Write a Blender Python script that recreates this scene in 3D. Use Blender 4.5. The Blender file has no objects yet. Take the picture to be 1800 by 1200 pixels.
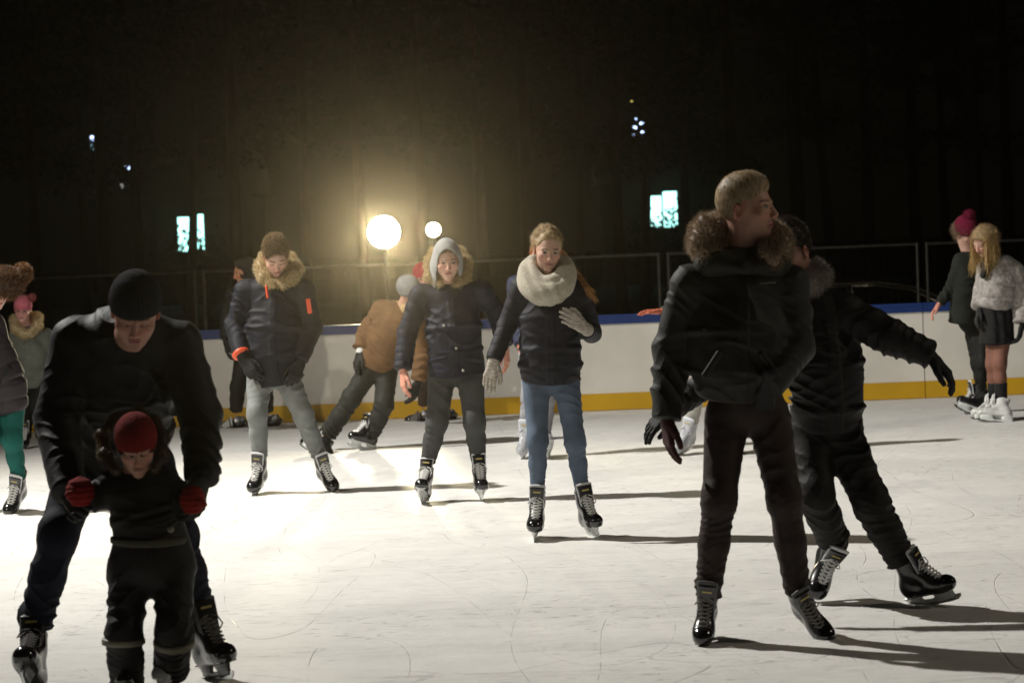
import bpy, math, random
import numpy as np
from mathutils import Vector, Matrix, Euler
R = math.radians
C = bpy.context.scene.collection
rng = np.random.default_rng(7)
random.seed(7)

# ------------------------------------------------------------------ camera
CAMH, FPX = 1.625, 4250.0
PITCH, ROLL = math.atan(178 * math.cos(R(2.2)) / FPX), R(2.2)
cam_d = bpy.data.cameras.new('camera'); cam = bpy.data.objects.new('camera', cam_d); C.objects.link(cam)
cam_d.sensor_width = 36; cam_d.lens = 36 * FPX / 1800.0
cam_d.clip_start = 0.1; cam_d.clip_end = 600
M3 = Euler((R(90) - PITCH, 0, 0)).to_matrix() @ Matrix.Rotation(-ROLL, 3, 'Z')
cam.matrix_world = Matrix.Translation((0, 0, CAMH)) @ M3.to_4x4()
cam_d.dof.use_dof = True; cam_d.dof.focus_distance = 12.8; cam_d.dof.aperture_fstop = 4.5
bpy.context.scene.camera = cam
sc = bpy.context.scene
sc.view_settings.view_transform = 'Standard'; sc.view_settings.look = 'None'
sc.view_settings.exposure = 0.0; sc.view_settings.gamma = 1.0
sc.cycles.max_bounces = 6; sc.cycles.volume_bounces = 0
sc.cycles.use_denoising = True
sc.cycles.sample_clamp_indirect = 4.0
sc.cycles.volume_step_rate = 4

# ------------------------------------------------------------------ world (night sky)
w = bpy.data.worlds.new('World'); sc.world = w; w.use_nodes = True
w.node_tree.nodes['Background'].inputs['Color'].default_value = (0.34, 0.28, 0.17, 1)
w.node_tree.nodes['Background'].inputs['Strength'].default_value = 0.0035

# ------------------------------------------------------------------ rink floodlights
def light(name, kind, loc, target, power, col, size=0.3, spot=None, blend=0.6):
    d = bpy.data.lights.new(name, kind); d.energy = power; d.color = col
    if kind == 'AREA': d.shape = 'DISK'; d.size = size
    else: d.shadow_soft_size = size
    if spot: d.spot_size = R(spot); d.spot_blend = blend
    o = bpy.data.objects.new(name, d); C.objects.link(o); o.location = loc
    o.rotation_euler = (Vector(target) - Vector(loc)).to_track_quat('-Z', 'Y').to_euler()
    return o
light('floodlight_beam', 'SPOT', (-7.4, 15.8, 9.0), (2.8, 14.0, 0.0), 9300, (1.0, 0.97, 0.91), 0.13, 98, 1.0)
light('floodlight_beam', 'SPOT', (-9.0, 5.0, 8.0), (0.5, 20.5, -0.5), 3000, (1.0, 0.93, 0.80), 0.30, 46, 1.0)
light('floodlight_beam', 'SPOT', (10.5, 9.0, 7.5), (0.5, 11.5, 0.0), 600, (1.0, 0.88, 0.72), 0.25, 50, 0.8)

def P(px, py, Y):
    d = M3 @ Vector(((px - 900) / FPX, (600 - py) / FPX, -1))
    t = Y / d.y
    return np.array((d.x * t, Y, CAMH + d.z * t))
def G(px, py, z=0.0):
    d = M3 @ Vector(((px - 900) / FPX, (600 - py) / FPX, -1))
    t = (z - CAMH) / d.z
    return np.array((d.x * t, d.y * t, z))

# ------------------------------------------------------------------ materials
def newmat(name):
    m = bpy.data.materials.new(name); m.use_nodes = True
    return m, m.node_tree.nodes, m.node_tree.links, m.node_tree.nodes['Principled BSDF']
def mat(name, col, rough=0.6, metal=0.0, spec=0.5, var=0.0, vscale=20, bump=0.0, bscale=120, bdist=0.002, sheen=0.0, coat=0.0, emit=None, estr=0, trans=0.0, stretch=None):
    m, n, l, b = newmat(name)
    b.inputs['Base Color'].default_value = (*col, 1); b.inputs['Sheen Roughness'].default_value = .35; b.inputs['Roughness'].default_value = rough
    b.inputs['Metallic'].default_value = metal; b.inputs['Specular IOR Level'].default_value = spec
    b.inputs['Sheen Weight'].default_value = sheen; b.inputs['Coat Weight'].default_value = coat
    if emit: b.inputs['Emission Color'].default_value = (*emit, 1); b.inputs['Emission Strength'].default_value = estr
    if trans: b.inputs['Transmission Weight'].default_value = trans
    tc = n.new('ShaderNodeTexCoord'); vec = tc.outputs['Object']
    if stretch:
        mp = n.new('ShaderNodeMapping'); mp.inputs['Scale'].default_value = stretch
        l.new(vec, mp.inputs['Vector']); vec = mp.outputs['Vector']
    if var:
        t = n.new('ShaderNodeTexNoise'); t.inputs['Scale'].default_value = vscale; t.inputs['Detail'].default_value = 5
        l.new(vec, t.inputs['Vector'])
        r = n.new('ShaderNodeMapRange'); r.inputs['From Min'].default_value = .3; r.inputs['From Max'].default_value = .7
        r.inputs['To Min'].default_value = 1 - var; r.inputs['To Max'].default_value = 1 + var
        l.new(t.outputs['Fac'], r.inputs['Value'])
        mx = n.new('ShaderNodeVectorMath'); mx.operation = 'SCALE'; mx.inputs[0].default_value = col
        l.new(r.outputs['Result'], mx.inputs['Scale']); l.new(mx.outputs['Vector'], b.inputs['Base Color'])
    if bump:
        t = n.new('ShaderNodeTexNoise'); t.inputs['Scale'].default_value = bscale; t.inputs['Detail'].default_value = 4
        l.new(vec, t.inputs['Vector'])
        bp = n.new('ShaderNodeBump'); bp.inputs['Strength'].default_value = bump; bp.inputs['Distance'].default_value = bdist
        l.new(t.outputs['Fac'], bp.inputs['Height']); l.new(bp.outputs['Normal'], b.inputs['Normal'])
    return m
def hairmat(name, c1, c2, rough=0.45, transl=0.35):
    m, n, l, b = newmat(name)
    g = n.new('ShaderNodeNewGeometry'); r = n.new('ShaderNodeValToRGB')
    r.color_ramp.elements[0].color = (*c1, 1); r.color_ramp.elements[1].color = (*c2, 1)
    tc = n.new('ShaderNodeTexCoord'); nz = n.new('ShaderNodeTexNoise'); nz.inputs['Scale'].default_value = 90; nz.inputs['Detail'].default_value = 3
    mp = n.new('ShaderNodeMapping'); mp.inputs['Scale'].default_value = (1.6, .35, .5); l.new(tc.outputs['Object'], mp.inputs['Vector']); l.new(mp.outputs['Vector'], nz.inputs['Vector'])
    ma = n.new('ShaderNodeMath'); ma.operation = 'MULTIPLY_ADD'; ma.inputs[1].default_value = 2.2; ma.inputs[2].default_value = -.85; l.new(nz.outputs['Fac'], ma.inputs[0])
    mb = n.new('ShaderNodeMath'); mb.operation = 'MULTIPLY_ADD'; mb.inputs[1].default_value = .5; l.new(g.outputs['Random Per Island'], mb.inputs[0]); l.new(ma.outputs[0], mb.inputs[2])
    l.new(mb.outputs[0], r.inputs['Fac'])
    bp = n.new('ShaderNodeBump'); bp.inputs['Strength'].default_value = .6; bp.inputs['Distance'].default_value = .004; l.new(nz.outputs['Fac'], bp.inputs['Height']); l.new(bp.outputs['Normal'], b.inputs['Normal']); l.new(r.outputs['Color'], b.inputs['Base Color'])
    b.inputs['Roughness'].default_value = rough
    t = n.new('ShaderNodeBsdfTranslucent'); l.new(r.outputs['Color'], t.inputs['Color'])
    mx = n.new('ShaderNodeMixShader'); mx.inputs['Fac'].default_value = transl
    out = n['Material Output'] if 'Material Output' in n else None
    l.new(b.outputs['BSDF'], mx.inputs[1]); l.new(t.outputs['BSDF'], mx.inputs[2]); l.new(mx.outputs['Shader'], out.inputs['Surface'])
    return m
def skinmat():
    m, n, l, b = newmat('skin')
    a = n.new('ShaderNodeAttribute'); a.attribute_name = 'Col'; l.new(a.outputs['Color'], b.inputs['Base Color'])
    b.inputs['Roughness'].default_value = 0.5; b.inputs['Subsurface Weight'].default_value = 0.12
    t = n.new('ShaderNodeTexNoise'); t.inputs['Scale'].default_value = 260; tc = n.new('ShaderNodeTexCoord'); l.new(tc.outputs['Object'], t.inputs['Vector'])
    bp = n.new('ShaderNodeBump'); bp.inputs['Strength'].default_value = .35; bp.inputs['Distance'].default_value = .002; l.new(t.outputs['Fac'], bp.inputs['Height']); l.new(bp.outputs['Normal'], b.inputs['Normal'])
    b.inputs['Subsurface Radius'].default_value = (0.01, 0.004, 0.002); b.inputs['Specular IOR Level'].default_value = 0.4
    return m
SKIN = skinmat()
FAB = {}
def fab(name, col, rough=0.62, **k):
    if name not in FAB:
        d = dict(var=0.18, vscale=9, bump=0.5, bscale=45, bdist=0.004, spec=0.25, sheen=0.0); d.update(k)
        raw = d.pop('raw', None); FAB[name] = mat(name, col, raw or max(rough, .60) + .08, **d)
    return FAB[name]

# ------------------------------------------------------------------ object helpers
def link(name, me, m=None, parent=None, smooth=True):
    o = bpy.data.objects.new(name, me); C.objects.link(o)
    if m is not None: me.materials.append(m)
    if len(me.polygons): me.polygons.foreach_set('use_smooth', [bool(smooth)] * len(me.polygons))
    if parent is not None: o.parent = parent
    return o
def meshdata(name, V, F):
    me = bpy.data.meshes.new(name)
    V = np.asarray(V, np.float32); me.vertices.add(len(V)); me.vertices.foreach_set('co', V.ravel())
    F = [np.asarray(f) for f in (F if isinstance(F, list) and len(F) and isinstance(F[0], np.ndarray) else [np.asarray(F)])]
    F = [f for f in F if len(f)]
    ls, lt, idx, off = [], [], [], 0
    for f in F:
        k = f.shape[1]; ls.append(off + np.arange(len(f)) * k); lt.append(np.full(len(f), k)); idx.append(f.ravel()); off += f.size
    if idx:
        me.loops.add(off); me.loops.foreach_set('vertex_index', np.concatenate(idx).astype(np.int32))
        ls = np.concatenate(ls).astype(np.int32)
        me.polygons.add(len(ls)); me.polygons.foreach_set('loop_start', ls)
        me.polygons.foreach_set('loop_total', np.concatenate(lt).astype(np.int32))
    me.update(calc_edges=True); me.validate()
    return me
def join(parts):
    V, F4, F3, o = [], [], [], 0
    for v, f in parts:
        V.append(np.asarray(v, float)); f = np.asarray(f)
        (F4 if f.shape[1] == 4 else F3).append(f + o); o += len(v)
    return np.concatenate(V), [x for x in (np.concatenate(F4) if F4 else np.zeros((0, 4), int), np.concatenate(F3) if F3 else np.zeros((0, 3), int)) if len(x)]
def props(o, label=None, cat=None, group=None, kind=None):
    if label: o['label'] = label
    if cat: o['category'] = cat
    if group: o['group'] = group
    if kind: o['kind'] = kind
    return o
def empty(name, loc, label=None, cat=None, group=None):
    o = bpy.data.objects.new(name, None); C.objects.link(o); o.location = Vector(loc); o.empty_display_size = 0.2
    return props(o, label, cat, group)
def boxvf(c, s, Rm=None):
    c = np.array(c, float); s = np.array(s, float) / 2
    v = np.array([(x, y, z) for x in (-1, 1) for y in (-1, 1) for z in (-1, 1)], float) * s
    if Rm is not None: v = v @ np.array(Rm).T
    f = np.array([(0, 1, 3, 2), (4, 6, 7, 5), (0, 4, 5, 1), (2, 3, 7, 6), (0, 2, 6, 4), (1, 5, 7, 3)])
    return v + c, f
def tubevf(pts, rad, n=8):
    pts = np.array(pts, float); rad = np.broadcast_to(rad, len(pts)); V = []; F = []
    for i, p in enumerate(pts):
        d = pts[min(i + 1, len(pts) - 1)] - pts[max(i - 1, 0)]; d /= np.linalg.norm(d) + 1e-9
        a = np.cross(d, (0.3, 0.9, 0.31)); a /= np.linalg.norm(a); b = np.cross(d, a)
        for k in range(n):
            t = 2 * math.pi * k / n; V.append(p + rad[i] * (a * math.cos(t) + b * math.sin(t)))
    for i in range(len(pts) - 1):
        for k in range(n): F.append((i * n + k, i * n + (k + 1) % n, (i + 1) * n + (k + 1) % n, (i + 1) * n + k))
    s = len(V); V += [pts[0], pts[-1]]; T = []
    for k in range(n):
        F.append((s, (k + 1) % n, k, k)); F.append((s + 1, (len(pts) - 1) * n + k, (len(pts) - 1) * n + (k + 1) % n, (len(pts) - 1) * n + (k + 1) % n))
    F = np.array(F); q = F[:-2 * n]; t3 = F[-2 * n:, :3]
    return np.array(V), q, t3
def tubes(lst, n=8):
    parts = []
    for pts, rad in lst:
        v, q, t = tubevf(pts, rad, n); parts.append((v, q)); parts.append((v, t))
    return join(parts)
def obj(name, parts, m, parent=None, smooth=False):
    V, F = join(parts); return link(name, meshdata(name, V, F), m, parent, smooth)

# ------------------------------------------------------------------ implicit surfaces
def nrm(v): v = np.asarray(v, float); return v / (np.linalg.norm(v) + 1e-12)
def wob(X, Y, Z, s=1.0):
    return (np.sin(X * 23 * s + 1.7 * np.sin(Z * 11 * s + Y * 7 * s)) + np.sin(Y * 19 * s - Z * 13 * s + 1.3 * np.sin(X * 9 * s)) + np.sin((X + Z) * 31 * s + Y * 5)) / 3
class Fld:
    def __init__(s): s.pr = []
    def ec(s, a, b, ra, rb=None, side=None, k=0.03, flat=(0, 0), fold=None, sub=False, front=None):
        rb = ra if rb is None else rb
        ra = (ra, ra) if np.isscalar(ra) else ra; rb = (rb, rb) if np.isscalar(rb) else rb
        s.pr.append(('ec', np.array(a, float), np.array(b, float), ra, rb, side, k, flat, fold, sub, front)); return s
    def ell(s, c, r, fr=None, k=0.02, sub=False, clips=()):
        fr = np.eye(3) if fr is None else np.array(fr)
        r = (r, r, r) if np.isscalar(r) else r
        s.pr.append(('el', np.array(c, float), None, r, None, fr, k, clips, None, sub, None)); return s
    def bbox(s, p):
        if p[0] == 'ec':
            m = max(*p[3], *p[4]) + (p[8][0] if p[8] else 0); lo = np.minimum(p[1], p[2]) - m; hi = np.maximum(p[1], p[2]) + m
        else:
            m = max(p[3]); lo = p[1] - m; hi = p[1] + m
        return lo, hi
    def mesh(s, v, disp=None, dispb=0.0):
        bb = [s.bbox(p) for p in s.pr if not p[9]]
        lo = np.min([b[0] for b in bb], 0) - 3 * v - dispb; hi = np.max([b[1] for b in bb], 0) + 3 * v + dispb
        n = np.ceil((hi - lo) / v).astype(int) + 1
        ax = [lo[i] + np.arange(n[i]) * v for i in range(3)]
        Fd = np.full(n, 0.2, np.float32)
        for p in s.pr:
            l2, h2 = s.bbox(p); k = p[6]; e = k + 2.5 * v + dispb
            i0 = np.maximum(np.floor((l2 - e - lo) / v).astype(int), 0); i1 = np.minimum(np.ceil((h2 + e - lo) / v).astype(int) + 1, n)
            if (i1 <= i0).any(): continue
            sl = tuple(slice(i0[i], i1[i]) for i in range(3))
            X = ax[0][sl[0]][:, None, None].astype(np.float32); Y = ax[1][sl[1]][None, :, None].astype(np.float32); Z = ax[2][sl[2]][None, None, :].astype(np.float32)
            if p[0] == 'ec':
                a, b, ra, rb, side, k, flat, fold, sub, front = p[1:]
                d = b - a; L = np.linalg.norm(d) + 1e-9; d = d / L
                if side is None: side = np.cross(d, (0.13, 1, 0.21)) if abs(d[1]) < .9 else np.cross(d, (1, 0.1, 0))
                xs = nrm(np.asarray(side, float) - np.dot(side, d) * d); ys = np.cross(d, xs)
                x0, y0, z0 = X - a[0], Y - a[1], Z - a[2]
                sz = x0 * d[0] + y0 * d[1] + z0 * d[2]
                t = np.clip(sz / L, 0, 1); ov = sz - t * L
                W = ra[0] + (rb[0] - ra[0]) * t; D = ra[1] + (rb[1] - ra[1]) * t
                mn = np.minimum(W, D)
                xa = x0 * xs[0] + y0 * xs[1] + z0 * xs[2]; ya = x0 * ys[0] + y0 * ys[1] + z0 * ys[2]
                re = np.where(ov < 0, (flat[0] if flat[0] not in (0, 1) else (1.0, .15)[flat[0]]), (flat[1] if flat[1] not in (0, 1) else (1.0, .15)[flat[1]])) * mn
                dd = (np.sqrt((xa / W) ** 2 + (ya / D) ** 2 + (ov / re) ** 2) - 1) * mn
                if fold:
                    amp, lam, mode = fold[:3]
                    ww = wob(X, Y, Z)
                    if mode == 'q':
                        g = 1 - np.abs(np.sin(math.pi * sz / lam + 0.22 * ww)); dd = dd + amp * g ** 3 - amp * 0.3
                    else:
                        fade = 1.0
                        if len(fold) > 3:
                            fade = .25 + np.exp(-((t - fold[3]) / fold[4]) ** 2)
                        hs = math.sin(a[0] * 91.7 + b[2] * 53.1) * 2.5; u = xa / W; vv = ya / D
                        w2 = wob(X + hs, Y, Z, .62)
                        ph = math.pi * sz / lam + hs * u * .9 + 1.3 * vv * math.cos(hs) + 2.6 * w2 + hs
                        ph2 = math.pi * sz / lam * 1.7 - hs * u * 1.3 + 1.6 * vv + 2.2 * ww + 1.1
                        m1 = np.clip(.45 + .9 * wob(X, Y + hs, Z, .37), 0, 1.2); m2 = np.clip(.4 - .9 * wob(X + hs, Y, Z, .5), 0, 1)
                        dd = dd - amp * fade * (m1 * ((1 - np.abs(np.sin(ph))) ** 1.6 * 2.2 - .7) + .6 * m2 * ((1 - np.abs(np.sin(ph2))) ** 1.6 * 2 - .6))
                if front is not None:
                    fr = nrm(front); fs = x0 * fr[0] + y0 * fr[1] + z0 * fr[2]
                    pl = np.clip(1 - (np.abs(xa) - 0.022) / 0.004, 0, 1) * (fs > 0.03)
                    dd = dd - 0.005 * pl
            else:
                c, _, r, _, fr, k, clips, _, sub, _ = p[1:]
                x0, y0, z0 = X - c[0], Y - c[1], Z - c[2]
                q = 0
                for j in range(3): q = q + ((x0 * fr[0, j] + y0 * fr[1, j] + z0 * fr[2, j]) / r[j]) ** 2
                dd = (np.sqrt(q) - 1) * min(r)
                for pt, nn in clips: dd = np.maximum(dd, (X - pt[0]) * nn[0] + (Y - pt[1]) * nn[1] + (Z - pt[2]) * nn[2])
            cur = Fd[sl]
            if sub:
                h = np.clip(0.5 - 0.5 * (cur + dd) / max(k, 1e-5), 0, 1); Fd[sl] = cur + (-dd - cur) * h + k * h * (1 - h)
            else:
                h = np.clip(0.5 + 0.5 * (cur - dd) / max(k, 1e-5), 0, 1); Fd[sl] = cur + (dd - cur) * h - k * h * (1 - h)
        if disp is not None:
            X = ax[0][:, None, None]; Y = ax[1][None, :, None]; Z = ax[2][None, None, :]
            Fd = Fd - disp(X, Y, Z).astype(np.float32)
        Fd[0] = Fd[-1] = 0.2; Fd[:, 0] = Fd[:, -1] = 0.2; Fd[:, :, 0] = Fd[:, :, -1] = 0.2
        return nets(Fd, lo, v)
def nets(F, lo, v):
    S = F < 0; n = np.array(F.shape) - 1
    cnt = np.zeros(n, np.uint8); offs = [(a, b, c) for a in (0, 1) for b in (0, 1) for c in (0, 1)]
    for a, b, c in offs: cnt += S[a:a + n[0], b:b + n[1], c:c + n[2]]
    act = np.argwhere((cnt > 0) & (cnt < 8))
    if len(act) == 0: return np.zeros((0, 3)), np.zeros((0, 4), int)
    idx = np.full(n, -1, np.int32); idx[act[:, 0], act[:, 1], act[:, 2]] = np.arange(len(act))
    val = {o: F[act[:, 0] + o[0], act[:, 1] + o[1], act[:, 2] + o[2]] for o in offs}
    acc = np.zeros((len(act), 3)); num = np.zeros(len(act))
    for o in offs:
        for k in range(3):
            if o[k] == 0:
                o2 = list(o); o2[k] = 1; o2 = tuple(o2); f0, f1 = val[o], val[o2]; m = (f0 < 0) != (f1 < 0)
                t = np.where(m, f0 / np.where(m, f0 - f1, 1), 0); pt = np.tile(np.array(o, float), (len(act), 1)); pt[:, k] += t
                acc += pt * m[:, None]; num += m
    V = (act + acc / num[:, None]) * v + lo
    Q = []
    for k in range(3):
        sh = [slice(None)] * 3; sh2 = [slice(None)] * 3; sh[k] = slice(0, -1); sh2[k] = slice(1, None)
        s0 = S[tuple(sh)]; s1 = S[tuple(sh2)]; e = np.argwhere(s0 != s1)
        i, j = [(1, 2), (2, 0), (0, 1)][k]
        ok = (e[:, i] > 0) & (e[:, j] > 0) & (e[:, i] < n[i]) & (e[:, j] < n[j]); e = e[ok]
        ins = s0[e[:, 0], e[:, 1], e[:, 2]]
        def cell(di, dj):
            c = e.copy(); c[:, i] -= di; c[:, j] -= dj; return idx[c[:, 0], c[:, 1], c[:, 2]]
        q = np.stack([cell(1, 1), cell(0, 1), cell(0, 0), cell(1, 0)], 1)
        q[~ins] = q[~ins][:, ::-1]; Q.append(q)
    return V, np.concatenate(Q)

def vnormals(V, F):
    e1 = V[F[:, 1]] - V[F[:, 0]]; e2 = V[F[:, 2]] - V[F[:, 0]]; fn = np.cross(e1, e2); N = np.zeros_like(V)
    for k in range(F.shape[1]): np.add.at(N, F[:, k], fn)
    return N / (np.linalg.norm(N, axis=1, keepdims=True) + 1e-12)
def strands(V, F, n, length, width, comb=(0, 0, 0), jit=0.5, mask=None, clump=0.35, seed=0):
    r = np.random.default_rng(seed); N = vnormals(V, F)
    ids = np.arange(len(V)) if mask is None else np.where(mask)[0]
    if len(ids) == 0: return None
    i = r.choice(ids, n); p = V[i] - N[i] * 0.004; comb = np.array(comb, float)
    if comb.ndim == 2: comb = comb[i]
    ph = np.floor(V[i] / 0.022); cl = np.stack([np.sin(ph @ np.array(q) * 12.9898) for q in ((1, 2.3, 5.1), (3.1, 1.7, .9), (2.2, 4.1, 1.3))], 1)
    d = N[i] + comb + r.normal(0, jit * .5, (n, 3)) + cl * clump
    d /= np.linalg.norm(d, axis=1, keepdims=True); Ls = length * r.uniform(.5, 1.1, (n, 1))
    w0 = np.cross(d, r.normal(0, 1, (n, 3))); w0 /= np.linalg.norm(w0, axis=1, keepdims=True) + 1e-9; w0 *= width / 2
    bend = comb * .35 + r.normal(0, .12, (n, 3)); bend[:, 2] -= .12
    m = p + d * Ls * .55; t = p + d * Ls + bend * Ls
    VV = np.concatenate([p - w0, p + w0, m - w0 * .7, m + w0 * .7, t]); a = np.arange(n)
    return VV, [np.stack([a, a + n, a + 3 * n, a + 2 * n], 1), np.stack([a + 2 * n, a + 3 * n, a + 4 * n], 1)]
def addstr(parts, S):
    if S is not None:
        for f in S[1]: parts.append((S[0], f))
def ribbon(pts, w, side):
    pts = np.array(pts); n = len(pts); ww = np.linspace(1, .25, n)[:, None] * w / 2; s = np.array(side)
    V = np.concatenate([pts - s * ww, pts + s * ww]); a = np.arange(n - 1)
    return V, np.stack([a, a + n, a + n + 1, a + 1], 1)

# ------------------------------------------------------------------ skates (built once, shared)
def frame(yaw, pitch=0, roll=0):
    y, p, r = R(yaw), R(pitch), R(roll)
    f0 = np.array((math.sin(y), -math.cos(y), 0)); s = np.array((math.cos(y), math.sin(y), 0)); z = np.array((0, 0, 1.))
    f = f0 * math.cos(p) - z * math.sin(p); u = z * math.cos(p) + f0 * math.sin(p)
    s2 = s * math.cos(r) + u * math.sin(r); u2 = u * math.cos(r) - s * math.sin(r)
    return np.stack([s2, f, u2], 1)
SK = {}
def make_skate(kind):
    if kind in SK: return SK[kind]
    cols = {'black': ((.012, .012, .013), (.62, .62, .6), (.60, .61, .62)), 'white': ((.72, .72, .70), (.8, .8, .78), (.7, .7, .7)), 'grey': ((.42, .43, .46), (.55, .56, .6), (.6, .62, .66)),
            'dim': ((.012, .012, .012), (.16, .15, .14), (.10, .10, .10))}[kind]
    boot = mat(kind + '_boot', cols[0], 0.28 if kind != 'white' else .4, spec=.6, bump=.25, bscale=90, coat=.25)
    lace = mat(kind + '_lace', cols[1], .8); trim = mat(kind + '_trim', cols[2], .6)
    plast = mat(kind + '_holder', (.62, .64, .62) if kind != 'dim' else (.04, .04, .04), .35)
    steel = mat(kind + '_steel', (.6, .62, .62), .25, metal=1.0)
    f = Fld(); clip = [((0, 0, .062), (0, 0, -1))]
    f.ell((0, -.085, .105), (.036, .044, .055), k=.02, clips=clip).ell((0, .108, .09), (.043, .052, .040), k=.02, clips=clip)
    f.ec((0, -.07, .09), (0, .09, .088), (.038, .036), (.043, .036), side=(1, 0, 0), k=.02)
    f.ec((0, -.06, .11), (0, -.04, .255), (.036, .046), (.045, .054), side=(1, 0, 0), k=.03, flat=(0, 1))
    f.ec((0, .06, .10), (0, -.03, .19), (.037, .034), (.038, .036), side=(1, 0, 0), k=.03)
    f.ec((0, -.09, .245), (0, -.1, .262), (.03, .012), side=(1, 0, 0), k=.02)
    V, F = f.mesh(.0042); V = V[:]; V[:, 2] = np.maximum(V[:, 2], .0615)
    d = {'skate': (meshdata('skate', V, F), boot)}
    f = Fld().ell((0, .108, .09), (.0455, .0555, .0425), clips=[((0, .098, 0), (0, -1, -.35)), ((0, 0, .060), (0, 0, -1))]); V, F = f.mesh(.0045)
    d['toe_cap'] = (meshdata('toe_cap', V, F), mat(kind + '_toe', tuple(c * .8 for c in cols[0]), .16, coat=.6))
    f = Fld()
    f.ec((0, -.085, .066), (0, -.09, .022), (.026, .048), (.006, .045), side=(1, 0, 0), k=.01, flat=(1, 0)).ec((0, .075, .066), (0, .085, .022), (.028, .056), (.006, .05), side=(1, 0, 0), k=.01, flat=(1, 0))
    f.ec((0, -.12, .024), (0, .125, .024), (.006, .010), side=(1, 0, 0), k=.008); f.ec((0, -.12, .064), (0, .14, .064), (.034, .005), side=(1, 0, 0), k=.004)
    V, F = f.mesh(.004); d['blade_holder'] = (meshdata('blade_holder', V, F), plast)
    pr = [(-.145, .022), (-.14, .008), (-.125, .001), (-.06, 0), (.1, 0), (.14, .004), (.16, .016), (.165, .03), (.15, .03), (-.13, .03)]
    n = len(pr); V = np.array([(x, y, z) for x in (-.002, .002) for y, z in pr])
    me = bpy.data.meshes.new('blade'); me.from_pydata([tuple(v) for v in V], [], [tuple(range(n)), tuple(range(2 * n - 1, n - 1, -1))] + [((i + 1) % n, i, i + n, (i + 1) % n + n) for i in range(n)])
    d['blade'] = (me, steel)
    f = Fld().ec((0, .035, .17), (0, .033, .288), (.036, .007), (.041, .008), side=(1, 0, 0), flat=(0, 1)); V, F = f.mesh(.0045); d['tongue'] = (meshdata('tongue', V, F), boot)
    f = Fld().ec((0, .024, .18), (0, .020, .294), (.040, .007), (.047, .009), side=(1, 0, 0)); V, F = f.mesh(.0045); d['tongue_lining'] = (meshdata('tongue_lining', V, F), trim)
    ls = []
    for i in range(8):
        t = i / 7; y = .102 - .075 * t; z = .128 + .098 * t; hw = .022 + .010 * t
        for sg in (-1, 1): ls.append(([(-hw * sg, y - .004, z - .004), (0, y + .006, z + .008), (hw * sg, y - .012, z + .012)], .0042))
    ls.append(([(-.002, .035, .238), (-.03, .05, .225), (-.045, .045, .195), (-.035, .04, .18)], .003)); ls.append(([(.002, .035, .238), (.03, .052, .225), (.046, .045, .20), (.03, .045, .21), (.0, .04, .236)], .003))
    V, F = tubes(ls, 5); d['laces'] = (meshdata('laces', V, F), lace)
    V, F = join([boxvf((0, .0425, .262), (.04, .002, .008))]); d['badge'] = (meshdata('badge', V, F), mat(kind + '_badge', (.45, .36, .12), .5))
    for k2, (me, m) in d.items():
        me.materials.append(m)
        me.polygons.foreach_set('use_smooth', [k2 not in ('blade', 'badge')] * len(me.polygons))
    SK[kind] = d; return d

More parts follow.
